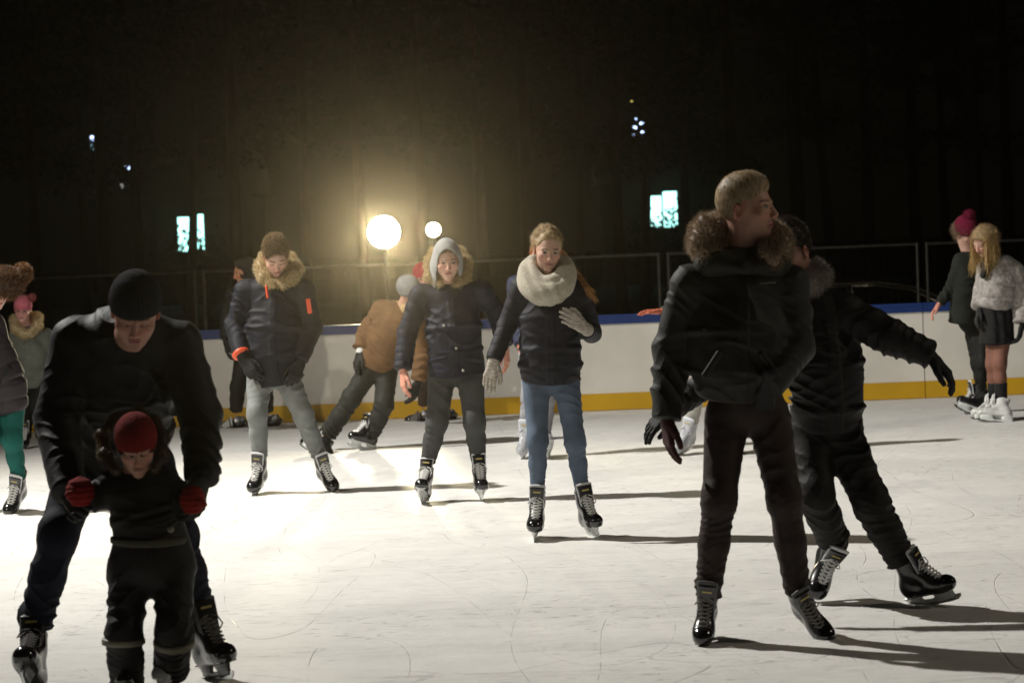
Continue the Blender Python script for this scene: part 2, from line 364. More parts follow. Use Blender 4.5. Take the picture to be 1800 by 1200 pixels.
# ------------------------------------------------------------------ people
class Person:
    def __init__(s, Y, label, name='person', px=900, skin=(.46, .27, .19), v=None):
        s.Y = Y; s.v = v or max(.0045, Y * .0005); s.skin = skin
        s.root = None; s.label = label; s.px = px; s.name = name; s.body = Fld(); s.fine = []; s.items = []; s.headinfo = None
        s.neck = None; s.feet = []
    def p(s, q):
        return P(q[0], q[1], s.Y + (q[2] if len(q) > 2 else 0))
    # --- head
    def head(s, q, yaw, pitch=0, roll=0, size=1.0, neck=None, brow=(.10, .06, .03), lips=(.40, .15, .13), eye=(.10, .13, .15), cheek=1.1, open_mouth=False):
        yaw -= math.degrees(math.atan((q[0] - 900) / FPX)); c = s.p(q); fr = frame(yaw, pitch, roll); z = size
        def W(x, y, zz): return c + fr @ (np.array((x, y, zz)) * z)
        s.hc, s.fr, s.hz = c, fr, z; s.W = W; f = Fld()
        f.ell(W(0, -.014, .035), np.array((.074, .094, .086)) * z, fr, k=.02 * z)
        f.ell(W(0, .022, -.02), np.array((.063, .068, .085)) * z, fr, k=.03 * z)
        f.ec(W(0, .025, -.055), W(0, .064, -.098), (.05 * z, .035 * z), (.022 * z, .018 * z), side=fr[:, 0], k=.025 * z)
        for sg in (-1, 1):
            f.ell(W(.040 * sg, .058, -.022), np.array((.022, .022, .018)) * z, fr, k=.02 * z)
            f.ell(W(.031 * sg, .101, .004), np.array((.018, .016, .0115)) * z, fr, k=.010 * z, sub=True)
            f.ell(W(.031 * sg, .0765, .003), .0128 * z, fr, k=.002 * z)
            f.ec(W(.014 * sg, .087, .0175), W(.048 * sg, .076, .0195), .007 * z, .0055 * z, k=.008 * z)
            f.ec(W(.016 * sg, .084, .0095), W(.044 * sg, .077, .0085), .0042 * z, .0035 * z, k=.002 * z)
            f.ell(W(.011 * sg, .097, -.037), .0075 * z, fr, k=.006 * z)
            f.ell(W(.077 * sg, -.008, -.004), np.array((.007, .019, .031)) * z, frame(yaw + 18 * sg, pitch + 8, roll), k=.005 * z)
            f.ell(W(.083 * sg, -.003, .0), np.array((.005, .010, .018)) * z, fr, k=.003 * z, sub=True)
        f.ec(W(0, .084, .012), W(0, .105, -.030), .0075 * z, .0105 * z, k=.009 * z)
        f.ec(W(-.017, .080, -.0600), W(.017, .080, -.0600), .0065 * z, k=.004 * z).ell(W(0, .086, -.0585), np.array((.013, .006, .005)) * z, fr, k=.003 * z)
        f.ec(W(-.014, .079, -.0705), W(.014, .079, -.0705), .007 * z, k=.004 * z)
        f.ell(W(0, .096, -.0652), np.array((.021, .012, .0085 if open_mouth else .0016)) * z, fr, k=.002 * z, sub=True)
        nb = s.p(neck) if neck is not None else W(0, -.05, -.2)
        f.ec(W(0, -.02, -.05), nb, .052 * z, .060 * z, k=.025 * z)
        s.neckb = nb; s.body.ec(W(0, -.015, .0), nb, .045 * z, .05 * z)
        V, F = f.mesh(min(s.v * .55, .0042) * (1 if z > .9 else z))
        L = (V - c) @ fr / z; x, y, zz = L.T; x = np.abs(x)
        col = np.tile(np.array(s.skin), (len(V), 1)).astype(float)
        n1 = 1 + .07 * wob(V[:, 0], V[:, 1], V[:, 2], 2.2); col *= n1[:, None]
        def blend(m, cc):
            m = np.clip(m, 0, 1)[:, None]; col[:] = col * (1 - m) + np.array(cc) * m
        sk = np.array(s.skin)
        blend(.45 * np.exp(-((x - .038) ** 2 / .0005 + (zz + .028) ** 2 / .0006)) * (y > .02), sk * np.array((1.12, .72, .7)))
        blend(.35 * np.exp(-((x) ** 2 / .0002 + (zz + .034) ** 2 / .0003)) * (y > .08), sk * np.array((1.1, .68, .66)))
        blend(.5 * (x > .070) * (np.abs(y) < .04) * (np.abs(zz) < .04), sk * np.array((1.15, .6, .52)))
        blend(((x < .023) & (y > .07) & (np.abs(zz + .065) < .0115 - x * .25)).astype(float) * .9, lips)
        blend(((x < .02) & (y > .06) & (np.abs(zz + .0652) < .002)).astype(float), (.06, .02, .02))
        blend(((np.abs(x - .031) < .017) & (y > .068) & (np.abs(zz - .0215 - .002 * (1 - ((x - .034) / .017) ** 2)) < .0042)).astype(float) * .8, brow)
        re = np.hypot(x - .031, (zz - .001) * 1.6)
        if pitch < 18:
            blend(((re < .0115) & (y > .07)).astype(float), (.26, .22, .19))
            blend(((np.hypot(x - .031, zz - .002) < .0062) & (y > .07)).astype(float), tuple(c * .45 for c in eye))
            blend(((np.abs(x - .031) < .014) & (y > .068) & (np.abs(zz - .0078) < .0024)).astype(float), (.03, .018, .012))
        else:
            blend(((re < .0145) & (y > .07)).astype(float) * .5, sk * np.array((.62, .5, .48)))
            blend(((np.abs(x - .031) < .013) & (y > .068) & (np.abs(zz + .0045 - 8 * (x - .031) ** 2) < .0024)).astype(float), (.03, .018, .012))
        s.fine.append((V, F, col)); return s
    # --- hands
    def hand(s, wr, tip, palm, thumb, curl=18, tail=.075, size=1.0, glove=None, spread=1.0, cuff=None, gname='glove', mitten=False, curls=None):
        a = s.p(wr) if len(wr) <= 3 else wr; b = s.p(tip); d = nrm(b - a)
        th = np.array(thumb, float); sd = nrm(th - np.dot(th, d) * d); n = np.cross(d, sd)
        if np.dot(n, palm) < 0: n = -n
        g = .0018 if glove is not None else 0.0; z = size; f = Fld()
        def W(x, y, zz): return a + (sd * x + d * y + n * zz) * z      # x to thumb, y to fingers, z to palm side
        f.ec(W(0, -tail, 0), W(0, .02, 0), ((.031 + 2 * g) * z, (.025 + 2 * g) * z), ((.033 + g) * z, (.018 + g) * z), side=sd, k=.015 * z)
        kx = (.030, .010, -.011, -.031); ky = (.094, .098, .093, .084)
        for x, y in zip(kx, ky): f.ec(W(x * .55, .02, .002), W(x, y, 0), (.0145 + g) * z, (.0115 + g) * z, k=.012 * z)
        f.ell(W(.012, .035, .012), np.array((.022, .028, .012)) * z, np.stack([sd, d, n], 1), k=.012 * z)
        if mitten:
            f.ec(W(0, .05, .004), W(0, .15, .012), (.046 * z, .026 * z), (.036 * z, .02 * z), side=sd, k=.02 * z)
        else:
            for i, (x, y, L, r) in enumerate(zip(kx, ky, (.072, .079, .073, .058), (.0094, .0096, .0091, .0082))):
                cu = (curls[i] if curls else curl * (1 + .12 * i)); ang = 0; pt = W(x, y, 0); sp = x * 1.6 * spread
                for j, fr_ in enumerate((.45, .30, .25)):
                    ang += R(cu * (.7 if j == 0 else 1)); q = pt + (nrm(d * math.cos(ang) + n * math.sin(ang) + sd * sp * math.cos(ang))) * L * fr_ * z
                    f.ec(pt, q, (r * (1 - .08 * j) + g) * z, (r * (.92 - .1 * j) + g) * z, k=.0035 * z); pt = q
        t0 = W(.022, .022, .008); t1 = W(.048, .060, .016); t2 = W(.056, .092, .022); t3 = W(.054, .112, .026)
        f.ec(t0, t1, (.0155 + g) * z, (.0125 + g) * z, k=.01 * z).ec(t1, t2, (.0115 + g) * z, (.0105 + g) * z, k=.004 * z).ec(t2, t3, (.0102 + g) * z, (.0085 + g) * z, k=.004 * z)
        V, F = f.mesh(max(.0026, min(s.v * .55, .005)))
        if glove is None:
            col = np.tile(np.array(s.skin) * np.array((1.1, .82, .78)), (len(V), 1)); L = (V - a) @ d / z
            m = np.clip((L - .14) / .03, 0, 1)[:, None] * .4; col = col * (1 - m) + np.array(s.skin) * np.array((1.2, .7, .66)) * m
            s.fine.append((V, F, col))
            s.body.ec(a, W(0, .07, 0), .017 * z, .011 * z)
        else:
            parts = [(V, F)]; s.items.append((gname, parts, glove, []))
            s.body.ec(a, W(0, .07, 0), .013 * z, .008 * z)
            if cuff is not None:
                fc = Fld().ec(W(0, -min(tail, .07), 0), W(0, .012, 0), (.037 * z, .030 * z), (.034 * z, .027 * z), side=sd, flat=(1, 1)); V2, F2 = fc.mesh(.004); s.items[-1][3].append(('cuff', [(V2, F2)], cuff))
        return s
    # --- clothing
    def trousers(s, m, pelvis, legs, rp=(.17, .13), rh=.098, rk=.07, ra=.055, fold=(.006, .05, 'w'), name='trousers', side=(1, 0, 0), top=None, flare=None):
        f = Fld(); pc = s.p(pelvis); rh *= .90; rk *= .88; ra *= .93; rp = (rp[0] * .94, rp[1] * .94)
        f.ell(pc, (rp[0], rp[1], .13), np.stack([nrm(side), nrm(np.cross((0, 0, 1), side)), (0, 0, 1)], 1), k=.05)
        if top is not None: f.ec(pc, s.p(top), rp, (rp[0] * .9, rp[1] * .9), side=side, k=.05)
        s.pelv = pc
        for h, kn, cu in legs:
            h, kn, cu = s.p(h), s.p(kn), s.p(cu)
            f.ec(h, kn, rh, rk, k=.03, fold=(fold[0] * .55, fold[1] * 1.5, 'w'))
            mid = kn + (cu - kn) * .45
            f.ec(kn, mid, rk * .98, (rk + ra) / 2 * 1.04, k=.03, fold=(fold[0], fold[1], 'w', .0, .8))
            f.ec(mid, cu, (rk + ra) / 2 * 1.04, ra if flare is None else flare, k=.02, flat=(0, 1), fold=(fold[0] * 1.1, fold[1] * .8, 'w', 1.0, .7))
            f.ec(kn + nrm(np.array((0, -1, 0))) * .012, kn + np.array((0, -.012, .03)), rk * .9, rk * .9, k=.03)
            s.body.ec(h, kn, .062 * rh / .098, .042 * rk / .07).ec(kn, cu, .042 * rk / .07, .03 * ra / .055)
            s.body.ec(pc, h, .045, .045)
        V, F = f.mesh(s.v); s.items.append((name, [(V, F)], m, [])); return s
    def jacket(s, m, st, arms, side=(1, 0, 0), fold=(.006, .07, 'w'), sfold=(.007, .055, 'w'), ru=.068, rl=.055, shr=.075, name='jacket', front=(0, -1, 0), flat=True, trunkfold=None, noarms=False, collar=.0):
        """st: stations (q, halfwidth, halfdepth) top to hem; arms: (shoulder, elbow, wrist)"""
        f = Fld(); ru *= .94; rl *= .95; shr *= .96; pts = [(s.p(q), w * .97, d * .95) for q, w, d in st]
        for i in range(len(pts) - 1):
            (a, w1, d1), (b, w2, d2) = pts[i], pts[i + 1]; last = i == len(pts) - 2
            f.ec(a, b, (w1, d1), (w2, d2), side=side, k=.035, flat=(.25 if i else .8, 1 if (last and flat) else (.25 if not last else .5)), fold=trunkfold or fold, front=front)
            s.body.ec(a, b if not last else a + (b - a) * .6, (w1 * .62, d1 * .62), (w2 * .62, d2 * .62), side=side, flat=(0, .3))
        sh = []; nu = nrm(s.neckb - pts[0][0]); f.ec(pts[0][0], s.neckb + nu * collar, .10, .072, k=.03, flat=(0, .4))
        for ar in arms:
            a, e, wv = [s.p(q) for q in ar[:3]]; k1 = ar[3] if len(ar) > 3 else 1
            sh.append(a); top = pts[0][0]
            f.ec(top + (a - top) * .3, a, shr * 1.05, shr * k1, k=.045)
            f.ec(a, e, shr * k1, ru * k1, k=.02, fold=(sfold[0] * .8, sfold[1] * 1.2, sfold[2]))
            f.ec(e, wv, ru * k1, rl * k1, k=.02, flat=(0, 1), fold=sfold)
            s.body.ec(a, e, .045, .036).ec(e, e + (wv - e) * .88, .036, .026).ec(top, a, .05, .045)
        if s.pelv is not None: s.body.ec(pts[-1][0], s.pelv, (.06, .05), (.045, .045), side=side)
        s.body.ec(s.neckb, pts[0][0], .055, .07)
        dd = lambda X, Y, Z: .0025 * wob(X, Y, Z, 1.8)
        V, F = f.mesh(s.v, dd, .004); s.items.append((name, [(V, F)], m, [])); s.jpts = pts; return s
    def add(s, name, fld, m, fur=None, v=None, sub=None, disp=None):
        V, F = fld.mesh(v or s.v, disp, .006 if disp else 0); parts = [(V, F)]
        if fur: addstr(parts, strands(V, F, **fur))
        if sub is None: s.items.append((name, parts, m, []))
        else:
            for it in reversed(s.items):
                if it[0] == sub: it[3].append((name, parts, m)); break
        return s
    def tube(s, f, loop, rad, n=28, k=.025, flatn=None):
        pts = [s.p(q) for q in loop]; t = np.linspace(0, len(pts) - 1, n); out = []
        for u in t:
            i = min(int(u), len(pts) - 2); w_ = u - i; g = lambda j: pts[max(0, min(j, len(pts) - 1))]
            p0, p1, p2_, p3_ = g(i - 1), g(i), g(i + 1), g(i + 2)
            out.append((.5 * (2 * p1 + (p2_ - p0) * w_ + (2 * p0 - 5 * p1 + 4 * p2_ - p3_) * w_ ** 2 + (3 * p1 - p0 - 3 * p2_ + p3_) * w_ ** 3), np.interp(u, range(len(pts)), rad)))
        for (a, ra), (c, rc) in zip(out[:-1], out[1:]): f.ec(a, c, ra, rc, k=k)
        return f
    def collar(s, m, loop, rad, n=5000, length=.035, width=.0022, name='fur_collar', lump=.008, seed=1, comb=(0, 0, 0)):
        f = Fld(); pts = [s.p(q) for q in loop]
        for i in range(len(pts) - 1):
            r1 = rad[i] if not np.isscalar(rad) else rad; r2 = rad[i + 1] if not np.isscalar(rad) else rad
            f.ec(pts[i], pts[i + 1], r1, r2, k=.02)
        V, F = f.mesh(s.v * 1.2, lambda X, Y, Z: lump * wob(X, Y, Z, 2.6), lump); parts = [(V, F)]
        addstr(parts, strands(V, F, n, length, width, comb=comb, seed=seed)); s.items.append((name, parts, m, [])); return s
    def hair(s, m, n=7000, length=.02, comb=(0, 0, 0), lift=0, extra=None, back=True, pt=(0, .066, .055), nn=(0, .78, -.62), low=-.055, width=.0018, jit=.35, name='hair', top=0, seed=3, lump=.003):
        fr, W, z = s.fr, s.W, s.hz; f = Fld()
        n1 = nrm(fr @ np.array(nn)); cl = [(W(*pt), n1), (W(0, 0, low), -fr[:, 2])]
        f.ell(W(0, -.016, .037 + top / 2), np.array((.079 + lift, .099 + lift, .090 + lift + top)) * z, fr, k=.01, clips=cl)
        if extra: extra(f)
        V, F = f.mesh(min(s.v * .7, .005), lambda X, Y, Z: lump * wob(X, Y, Z, 3.2), lump + .002); parts = [(V, F)]
        addstr(parts, strands(V, F, n, length, width, comb=fr @ np.array(comb), jit=jit, seed=seed)); s.items.append((name, parts, m, [])); return s
    def beanie(s, m, pom=None, brim=True, size=1.0, low=.012, slope=.18, pomm=None, name='beanie', brimm=None, top=0.0, ribs=True):
        fr, W, z = s.fr, s.W, s.hz * size; f = Fld()
        n1 = nrm(fr @ np.array((0, slope, -1))); c = W(0, -.014, .042 + top)
        f.ell(c, np.array((.086, .106, .096 + top)) * z, fr, clips=[(W(0, .09, low), n1)])
        def rb(X, Y, Z):
            lx = (X - c[0]) * fr[0, 0] + (Y - c[1]) * fr[1, 0] + (Z - c[2]) * fr[2, 0]; ly = (X - c[0]) * fr[0, 1] + (Y - c[1]) * fr[1, 1] + (Z - c[2]) * fr[2, 1]
            return .0012 * np.sin(np.arctan2(lx, ly) * 46)
        V, F = f.mesh(min(s.v * .7, .005), rb if ribs else None, .002); it = (name, [(V, F)], m, []); s.items.append(it)
        if brim:
            f = Fld(); f.ell(c, np.array((.090, .110, .100)) * z, fr, clips=[(W(0, .09, low - .002), n1), (W(0, .09, low + .045), -n1)])
            V, F = f.mesh(min(s.v * .7, .005), rb if ribs else None, .002); it[3].append(('brim', [(V, F)], brimm or m))
        if pom:
            f = Fld(); f.ell(W(*pom[0]), pom[1], k=.01); V, F = f.mesh(.006); parts = [(V, F)]; addstr(parts, strands(V, F, 1500, .018, .003, seed=4)); it[3].append(('pompom', parts, pomm or m))
        return s
    def hood(s, m, name='hood', r=(.100, .122, .118), cz=.02, open_=(.068, .12, .088), oy=.085, oz=-.012, t=.012):
        fr, W, z = s.fr, s.W, s.hz; f = Fld(); r = np.array(r) * z
        f.ell(W(0, -.018, cz), r, fr).ec(W(0, -.05, -.06), W(0, -.05, -.14), (.105 * z, .09 * z), side=fr[:, 0], k=.04)
        f.ell(W(0, -.01, cz - .005), r - t, fr, k=.006, sub=True); f.ell(W(0, oy, oz), np.array(open_) * z, fr, k=.008, sub=True)
        f.ec(W(0, .02, -.08), W(0, -.01, -.2), .07 * z, k=.01, sub=True)
        V, F = f.mesh(min(s.v * .7, .005), lambda X, Y, Z: .0025 * wob(X, Y, Z, 2), .003); s.items.append((name, [(V, F)], m, [])); return s
    # --- skates
    def skate(s, kind, contact, cuff, yaw, lift=None, size=1.0, ground=True, pitch=0):
        c = G(contact[0], contact[1]) if ground else s.p(contact)
        k = s.p(cuff); yaw -= math.degrees(math.atan((cuff[0] - 900) / FPX)); s.feet.append((kind, c, k, yaw, size, pitch)); return s
    def pocket(s, q, w_=.07, h_=.022, d=.010, roll=0, m=None):
        c = s.p(q); sd = np.array((math.cos(R(roll)), 0, math.sin(R(roll)))); f = Fld()
        f.ec(c - sd * w_, c + sd * w_, (h_, d), side=(0, 0, 1), flat=(.6, .6)); V, F = f.mesh(.0045)
        for it in reversed(s.items):
            if it[0] == 'jacket': it[3].append(('pocket_flap', [(V, F)], m or it[2])); break
        return s
    def build(s, group='people skating on the rink'):
        base = np.mean([f[1] for f in s.feet], 0); base[2] = 0
        root = empty(s.name, base, s.label, 'person', group); s.root = root
        V, F = s.body.mesh(.013); parts = [(V, F)]; cols = [np.tile(np.array(s.skin), (len(V), 1))]
        for v, f, c in s.fine: parts.append((v, f)); cols.append(c)
        def put(name, parts, m, par):
            V, FF = join(parts); me = meshdata(name, V - base, FF); return link(name, me, m, par), me
        o, me = put('body', parts, SKIN, root); cc = np.concatenate(cols); cc = np.concatenate([cc, np.ones((len(cc), 1))], 1)
        at = me.color_attributes.new('Col', 'FLOAT_COLOR', 'POINT'); at.data.foreach_set('color', cc.astype(np.float32).ravel())
        for name, parts, m, subs in s.items:
            o, _ = put(name, parts, m, root)
            for n2, p2, m2 in subs: put(n2, p2, m2, o)
        for kind, c, k, yaw, size, pitch in s.feet:
            f0 = np.array((math.sin(R(yaw)), -math.cos(R(yaw)), -math.tan(R(pitch)))); f0 = nrm(f0)
            up = k - c; up = nrm(up + f0 * (.045 * size * .9)); fw = nrm(f0 - np.dot(f0, up) * up) if not pitch else f0
            if pitch: up = nrm(up - np.dot(up, fw) * fw)
            if pitch: c = k - up * .25 * size + fw * .045 * size
            X = np.cross(fw, up); Mx = Matrix(((X[0], fw[0], up[0], 0), (X[1], fw[1], up[1], 0), (X[2], fw[2], up[2], 0), (0, 0, 0, 1)))
            d = make_skate(kind); so = bpy.data.objects.new('skate', d['skate'][0]); C.objects.link(so); so.parent = root
            so.matrix_local = Matrix.Translation(Vector(c - base)) @ Mx @ Matrix.Scale(size, 4)
            for kk in ('toe_cap', 'blade_holder', 'blade', 'tongue', 'tongue_lining', 'laces', 'badge'):
                if kind == 'white' and kk == 'badge': continue
                q = bpy.data.objects.new(kk, d[kk][0]); C.objects.link(q); q.parent = so
        return root

# ------------------------------------------------------------------ setting: ice, ground, boards
def ice_material():
    m, n, l, b = newmat('ice')
    tc = n.new('ShaderNodeTexCoord')
    def noise(scale, detail=3, dist=0.0, vec=None, rough=.5):
        t = n.new('ShaderNodeTexNoise'); t.inputs['Scale'].default_value = scale; t.inputs['Detail'].default_value = detail
        t.inputs['Distortion'].default_value = dist; t.inputs['Roughness'].default_value = rough
        l.new(vec or tc.outputs['Object'], t.inputs['Vector']); return t.outputs['Fac']
    def math_(op, a, bb=None, c=None):
        q = n.new('ShaderNodeMath'); q.operation = op
        for i, x in enumerate((a, bb, c)):
            if x is None: continue
            if isinstance(x, (int, float)): q.inputs[i].default_value = x
            else: l.new(x, q.inputs[i])
        return q.outputs[0]
    def mr(x, a, bb, c, d):
        q = n.new('ShaderNodeMapRange'); l.new(x, q.inputs['Value'])
        for k, v in zip(('From Min', 'From Max', 'To Min', 'To Max'), (a, bb, c, d)): q.inputs[k].default_value = v
        return q.outputs['Result']
    def stretched(ang, sx, sy):
        mp = n.new('ShaderNodeMapping'); mp.inputs['Rotation'].default_value = (0, 0, R(ang)); mp.inputs['Scale'].default_value = (sx, sy, 1)
        l.new(tc.outputs['Object'], mp.inputs['Vector']); return mp.outputs['Vector']
    lines = None
    for i, (sc_, w, ang, sx, sy) in enumerate(((.8, .0009, 20, 1, .3), (1.0, .0011, 75, 1, .25), (1.5, .0018, -35, 1, .2), (1.9, .0022, 8, .18, 1), (2.8, .0035, -12, .15, 1), (3.3, .004, 30, .16, 1), (2.3, .003, 55, .15, 1))):
        v = stretched(ang, sx, sy); f = noise(sc_, 0.0, .0, v)
        d = math_('ABSOLUTE', math_('SUBTRACT', f, .5 + .03 * (i - 3)))
        ln = mr(d, 0, w, 1, 0)
        mask = mr(noise(1.9 + i, 4, 0, stretched(31 * i, 1, 1), .7), .44, .54, 0, 1)
        ln = math_('MULTIPLY', ln, mask); lines = ln if lines is None else math_('MAXIMUM', lines, ln)
    flakes = math_('MULTIPLY', mr(noise(34, 3, .6, stretched(5, .30, 1), .62), .60, .68, 0, 1), mr(noise(.9, 4, 0, None, .65), .38, .6, 0, 1))
    big = noise(.6, 5, .4, stretched(0, .5, 1.2), .6); fine = noise(60, 3)
    dirt = math_('MULTIPLY', mr(big, .35, .7, 1.0, .86), mr(noise(5, 5, .3, None, .7), .3, .75, 1.0, .9))
    v = math_('MULTIPLY', dirt, mr(lines, 0, 1, 1, .74)); v = math_('MULTIPLY', v, mr(flakes, 0, 1, 1, .52))
    mx = n.new('ShaderNodeVectorMath'); mx.operation = 'SCALE'; mx.inputs[0].default_value = (.80, .785, .745); l.new(v, mx.inputs['Scale']); l.new(mx.outputs['Vector'], b.inputs['Base Color'])
    l.new(mr(noise(2.2, 5, .2, stretched(0, .5, 1), .6), .3, .7, .48, .68), b.inputs['Roughness'])
    b.inputs['IOR'].default_value = 1.31; b.inputs['Specular IOR Level'].default_value = .5
    h = math_('ADD', math_('MULTIPLY', lines, -1.0), math_('ADD', math_('MULTIPLY', flakes, 1.0), math_('ADD', math_('MULTIPLY', fine, .5), math_('MULTIPLY', noise(9, 4), 1.4))))
    bp = n.new('ShaderNodeBump'); bp.inputs['Strength'].default_value = .55; bp.inputs['Distance'].default_value = .006; l.new(h, bp.inputs['Height']); l.new(bp.outputs['Normal'], b.inputs['Normal'])
    return m
YB = 22.58
ice = obj('ice', [boxvf((0, (YB - 16) / 2, -.15), (70, YB + 16, .3))], ice_material()); props(ice, kind='structure')
gm = mat('trodden_snow', (.07, .07, .055), .9, var=.5, vscale=.8, bump=1, bscale=3, bdist=.1)
ground = obj('ground', [boxvf((0, 150, -.72), (500, 500, .2))], gm); props(ground, kind='structure')

# dasher boards
bd = empty('rink_board', (0, YB, 0), 'long white dasher board with blue top rail and yellow kick plate', 'rink board')
wm = mat('board_white', (.76, .73, .66), .42, var=.09, vscale=2.2, bump=.15, bscale=6)
bm_ = mat('board_blue', (.008, .035, .17), .4); ym = mat('board_yellow', (.62, .36, .012), .42, var=.10, vscale=2)
dm = mat('board_frame', (.05, .05, .05), .6)
x0 = P(1625, 640, YB)[0]
xs = [x0 + 2.35 * k for k in range(-9, 7)]
for x in xs:
    V, F = join([boxvf((x + 1.175, .03, .43), (2.341, .05, .86))]); link('panel', meshdata('panel', V, F), wm, bd, False)
    V, F = join([boxvf((x + 1.175, -.004, .080), (2.343, .012, .15)), boxvf((x + 1.175, -.003, .158), (2.343, .008, .005))]); link('kick_plate', meshdata('kick_plate', V, F), ym, bd, False)
    V, F = join([boxvf((x + 1.175, -.004, .845), (2.346, .012, .075)), boxvf((x + 1.175, .035, .878), (2.346, .10, .03))]); link('cap_rail', meshdata('cap_rail', V, F), bm_, bd, False)
V, F = join([boxvf((x, .12, .13), (.05, .10, 1.46)) for x in xs] + [boxvf((x, .3, -.5), (.05, .5, .05)) for x in xs]); link('support_frame', meshdata('support_frame', V, F), dm, bd, False)

# temporary fence behind, on the lower ground
YF = 32.64
fm = mat('galvanised', (.30, .30, .28), .5, metal=.6, var=.2, vscale=6)
wirem = mat('fence_wire', (.03, .03, .028), .5, metal=.5)
def fence_panel(xa, xb, i, lab):
    e = empty('fence_panel', ((xa + xb) / 2, YF, -.62), lab, 'fence', 'temporary fence panels behind the rink'); W = (xb - xa) / 2; H = 2.0
    V, F = tubes([([(-W, 0, 0), (-W, 0, H)], .022), ([(W, 0, 0), (W, 0, H)], .022), ([(-W, 0, H - .02), (W, 0, H - .02)], .020), ([(-W, 0, .15), (W, 0, .15)], .019)], 8)
    link('frame', meshdata('frame', V, F), fm, e)
    ps = [boxvf((x, 0, H / 2 + .06), (.0035, .0035, H - .2)) for x in np.arange(-W + .1, W, .1)] + [boxvf((0, .004, z), (2 * W - .03, .0035, .0035)) for z in np.arange(.3, H, .25)]
    V, F = join(ps); link('wire_mesh', meshdata('wire_mesh', V, F), wirem, e, False)
    for sx in (-W, W):
        V, F = join([boxvf((sx, 0, .05), (.24, .6, .12))]); link('foot', meshdata('foot', V, F), dm, e, False)
posts = [P(x, 440, YF)[0] for x in (-505, -88, -72, 340, 356, 752, 768, 1157, 1174, 1612, 1629, 2050)]
labs = ['fence panel at the far left edge behind the pink hatted child', 'fence panel left of the grey jeans skater', 'fence panel behind the grey jeans skater and the big floodlight',
        'fence panel behind the blonde scarf skater', 'fence panel in front of the parked car', 'fence panel at the right edge behind the red hatted skater']
prs = [(posts[0], posts[1]), (posts[2], posts[3]), (posts[4], posts[5]), (posts[6], posts[7]), (posts[8], posts[9]), (posts[10], posts[11])]
for i, (a, b_) in enumerate(prs): fence_panel(a, b_, i, labs[i])

# floodlights behind the boards
lampglass = mat('lamp_glass', (1, 1, 1), .3, emit=(1, .93, .68), estr=60)
lampbody = mat('lamp_housing', (.03, .03, .03), .5)
def floodlight(px, py, Y, r, power, lab, spot=95, shape='round'):
    c = P(px, py, Y); e = empty('floodlight', (c[0], Y, -.62), lab, 'floodlight', 'floodlights on stands behind the rink'); z = c[2] + .62
    th = np.linspace(0, 2 * math.pi, 25)[:-1]
    prof = [(.0, r), (.02, r * 1.06), (.10, r * .95), (.2, r * .5)]
    if shape == 'round':
        V = [(rr * math.cos(t), y, z + rr * math.sin(t)) for y, rr in prof for t in th]; F = [(i * 24 + k, i * 24 + (k + 1) % 24, (i + 1) * 24 + (k + 1) % 24, (i + 1) * 24 + k) for i in range(3) for k in range(24)]
        link('housing', meshdata('housing', np.array(V), np.array(F)), lampbody, e)
        V = [(r * .97 * math.cos(t), .006 - .03, z + r * .97 * math.sin(t)) for t in th] + [(0, -.05, z)]
        link('glass', meshdata('glass', np.array(V), np.array([(k, (k + 1) % 24, 24) for k in range(24)])), lampglass, e)
    else:
        V, F = join([boxvf((0, .05, z), (2.2 * r, .1, 2 * r)), boxvf((0, .12, z), (1.4 * r, .06, 1.2 * r))]); link('housing', meshdata('housing', V, F), lampbody, e, False)
        V, F = join([boxvf((0, -.006, z), (2.0 * r, .01, 1.8 * r))]); link('glass', meshdata('glass', V, F), lampglass, e, False)
    V, F = tubes([([(0, .12, .9), (0, .12, z - r * .8)], .022), ([(0, .12, .35), (0, .12, 1.0)], .03)], 8)
    link('pole', meshdata('pole', V, F), lampbody, e)
    for a in (0.5, 2.6, 4.7):
        V, F = tubes([([(0, .12, .75), (.55 * math.cos(a), .12 + .55 * math.sin(a), 0)], .014)], 6); link('leg', meshdata('leg', V, F), lampbody, e)
    light('floodlight_beam', 'SPOT', (c[0], Y - .12, c[2]), (c[0] * .4, 0, c[2] - 1.0), power, (1, .86, .56), r * .9, spot, 1.0)
floodlight(675, 408, 26.2, .18, 1400, 'large round floodlight glaring on a stand behind the boards')
floodlight(762, 404, 28.2, .085, 60, 'small floodlight right of the large round one')

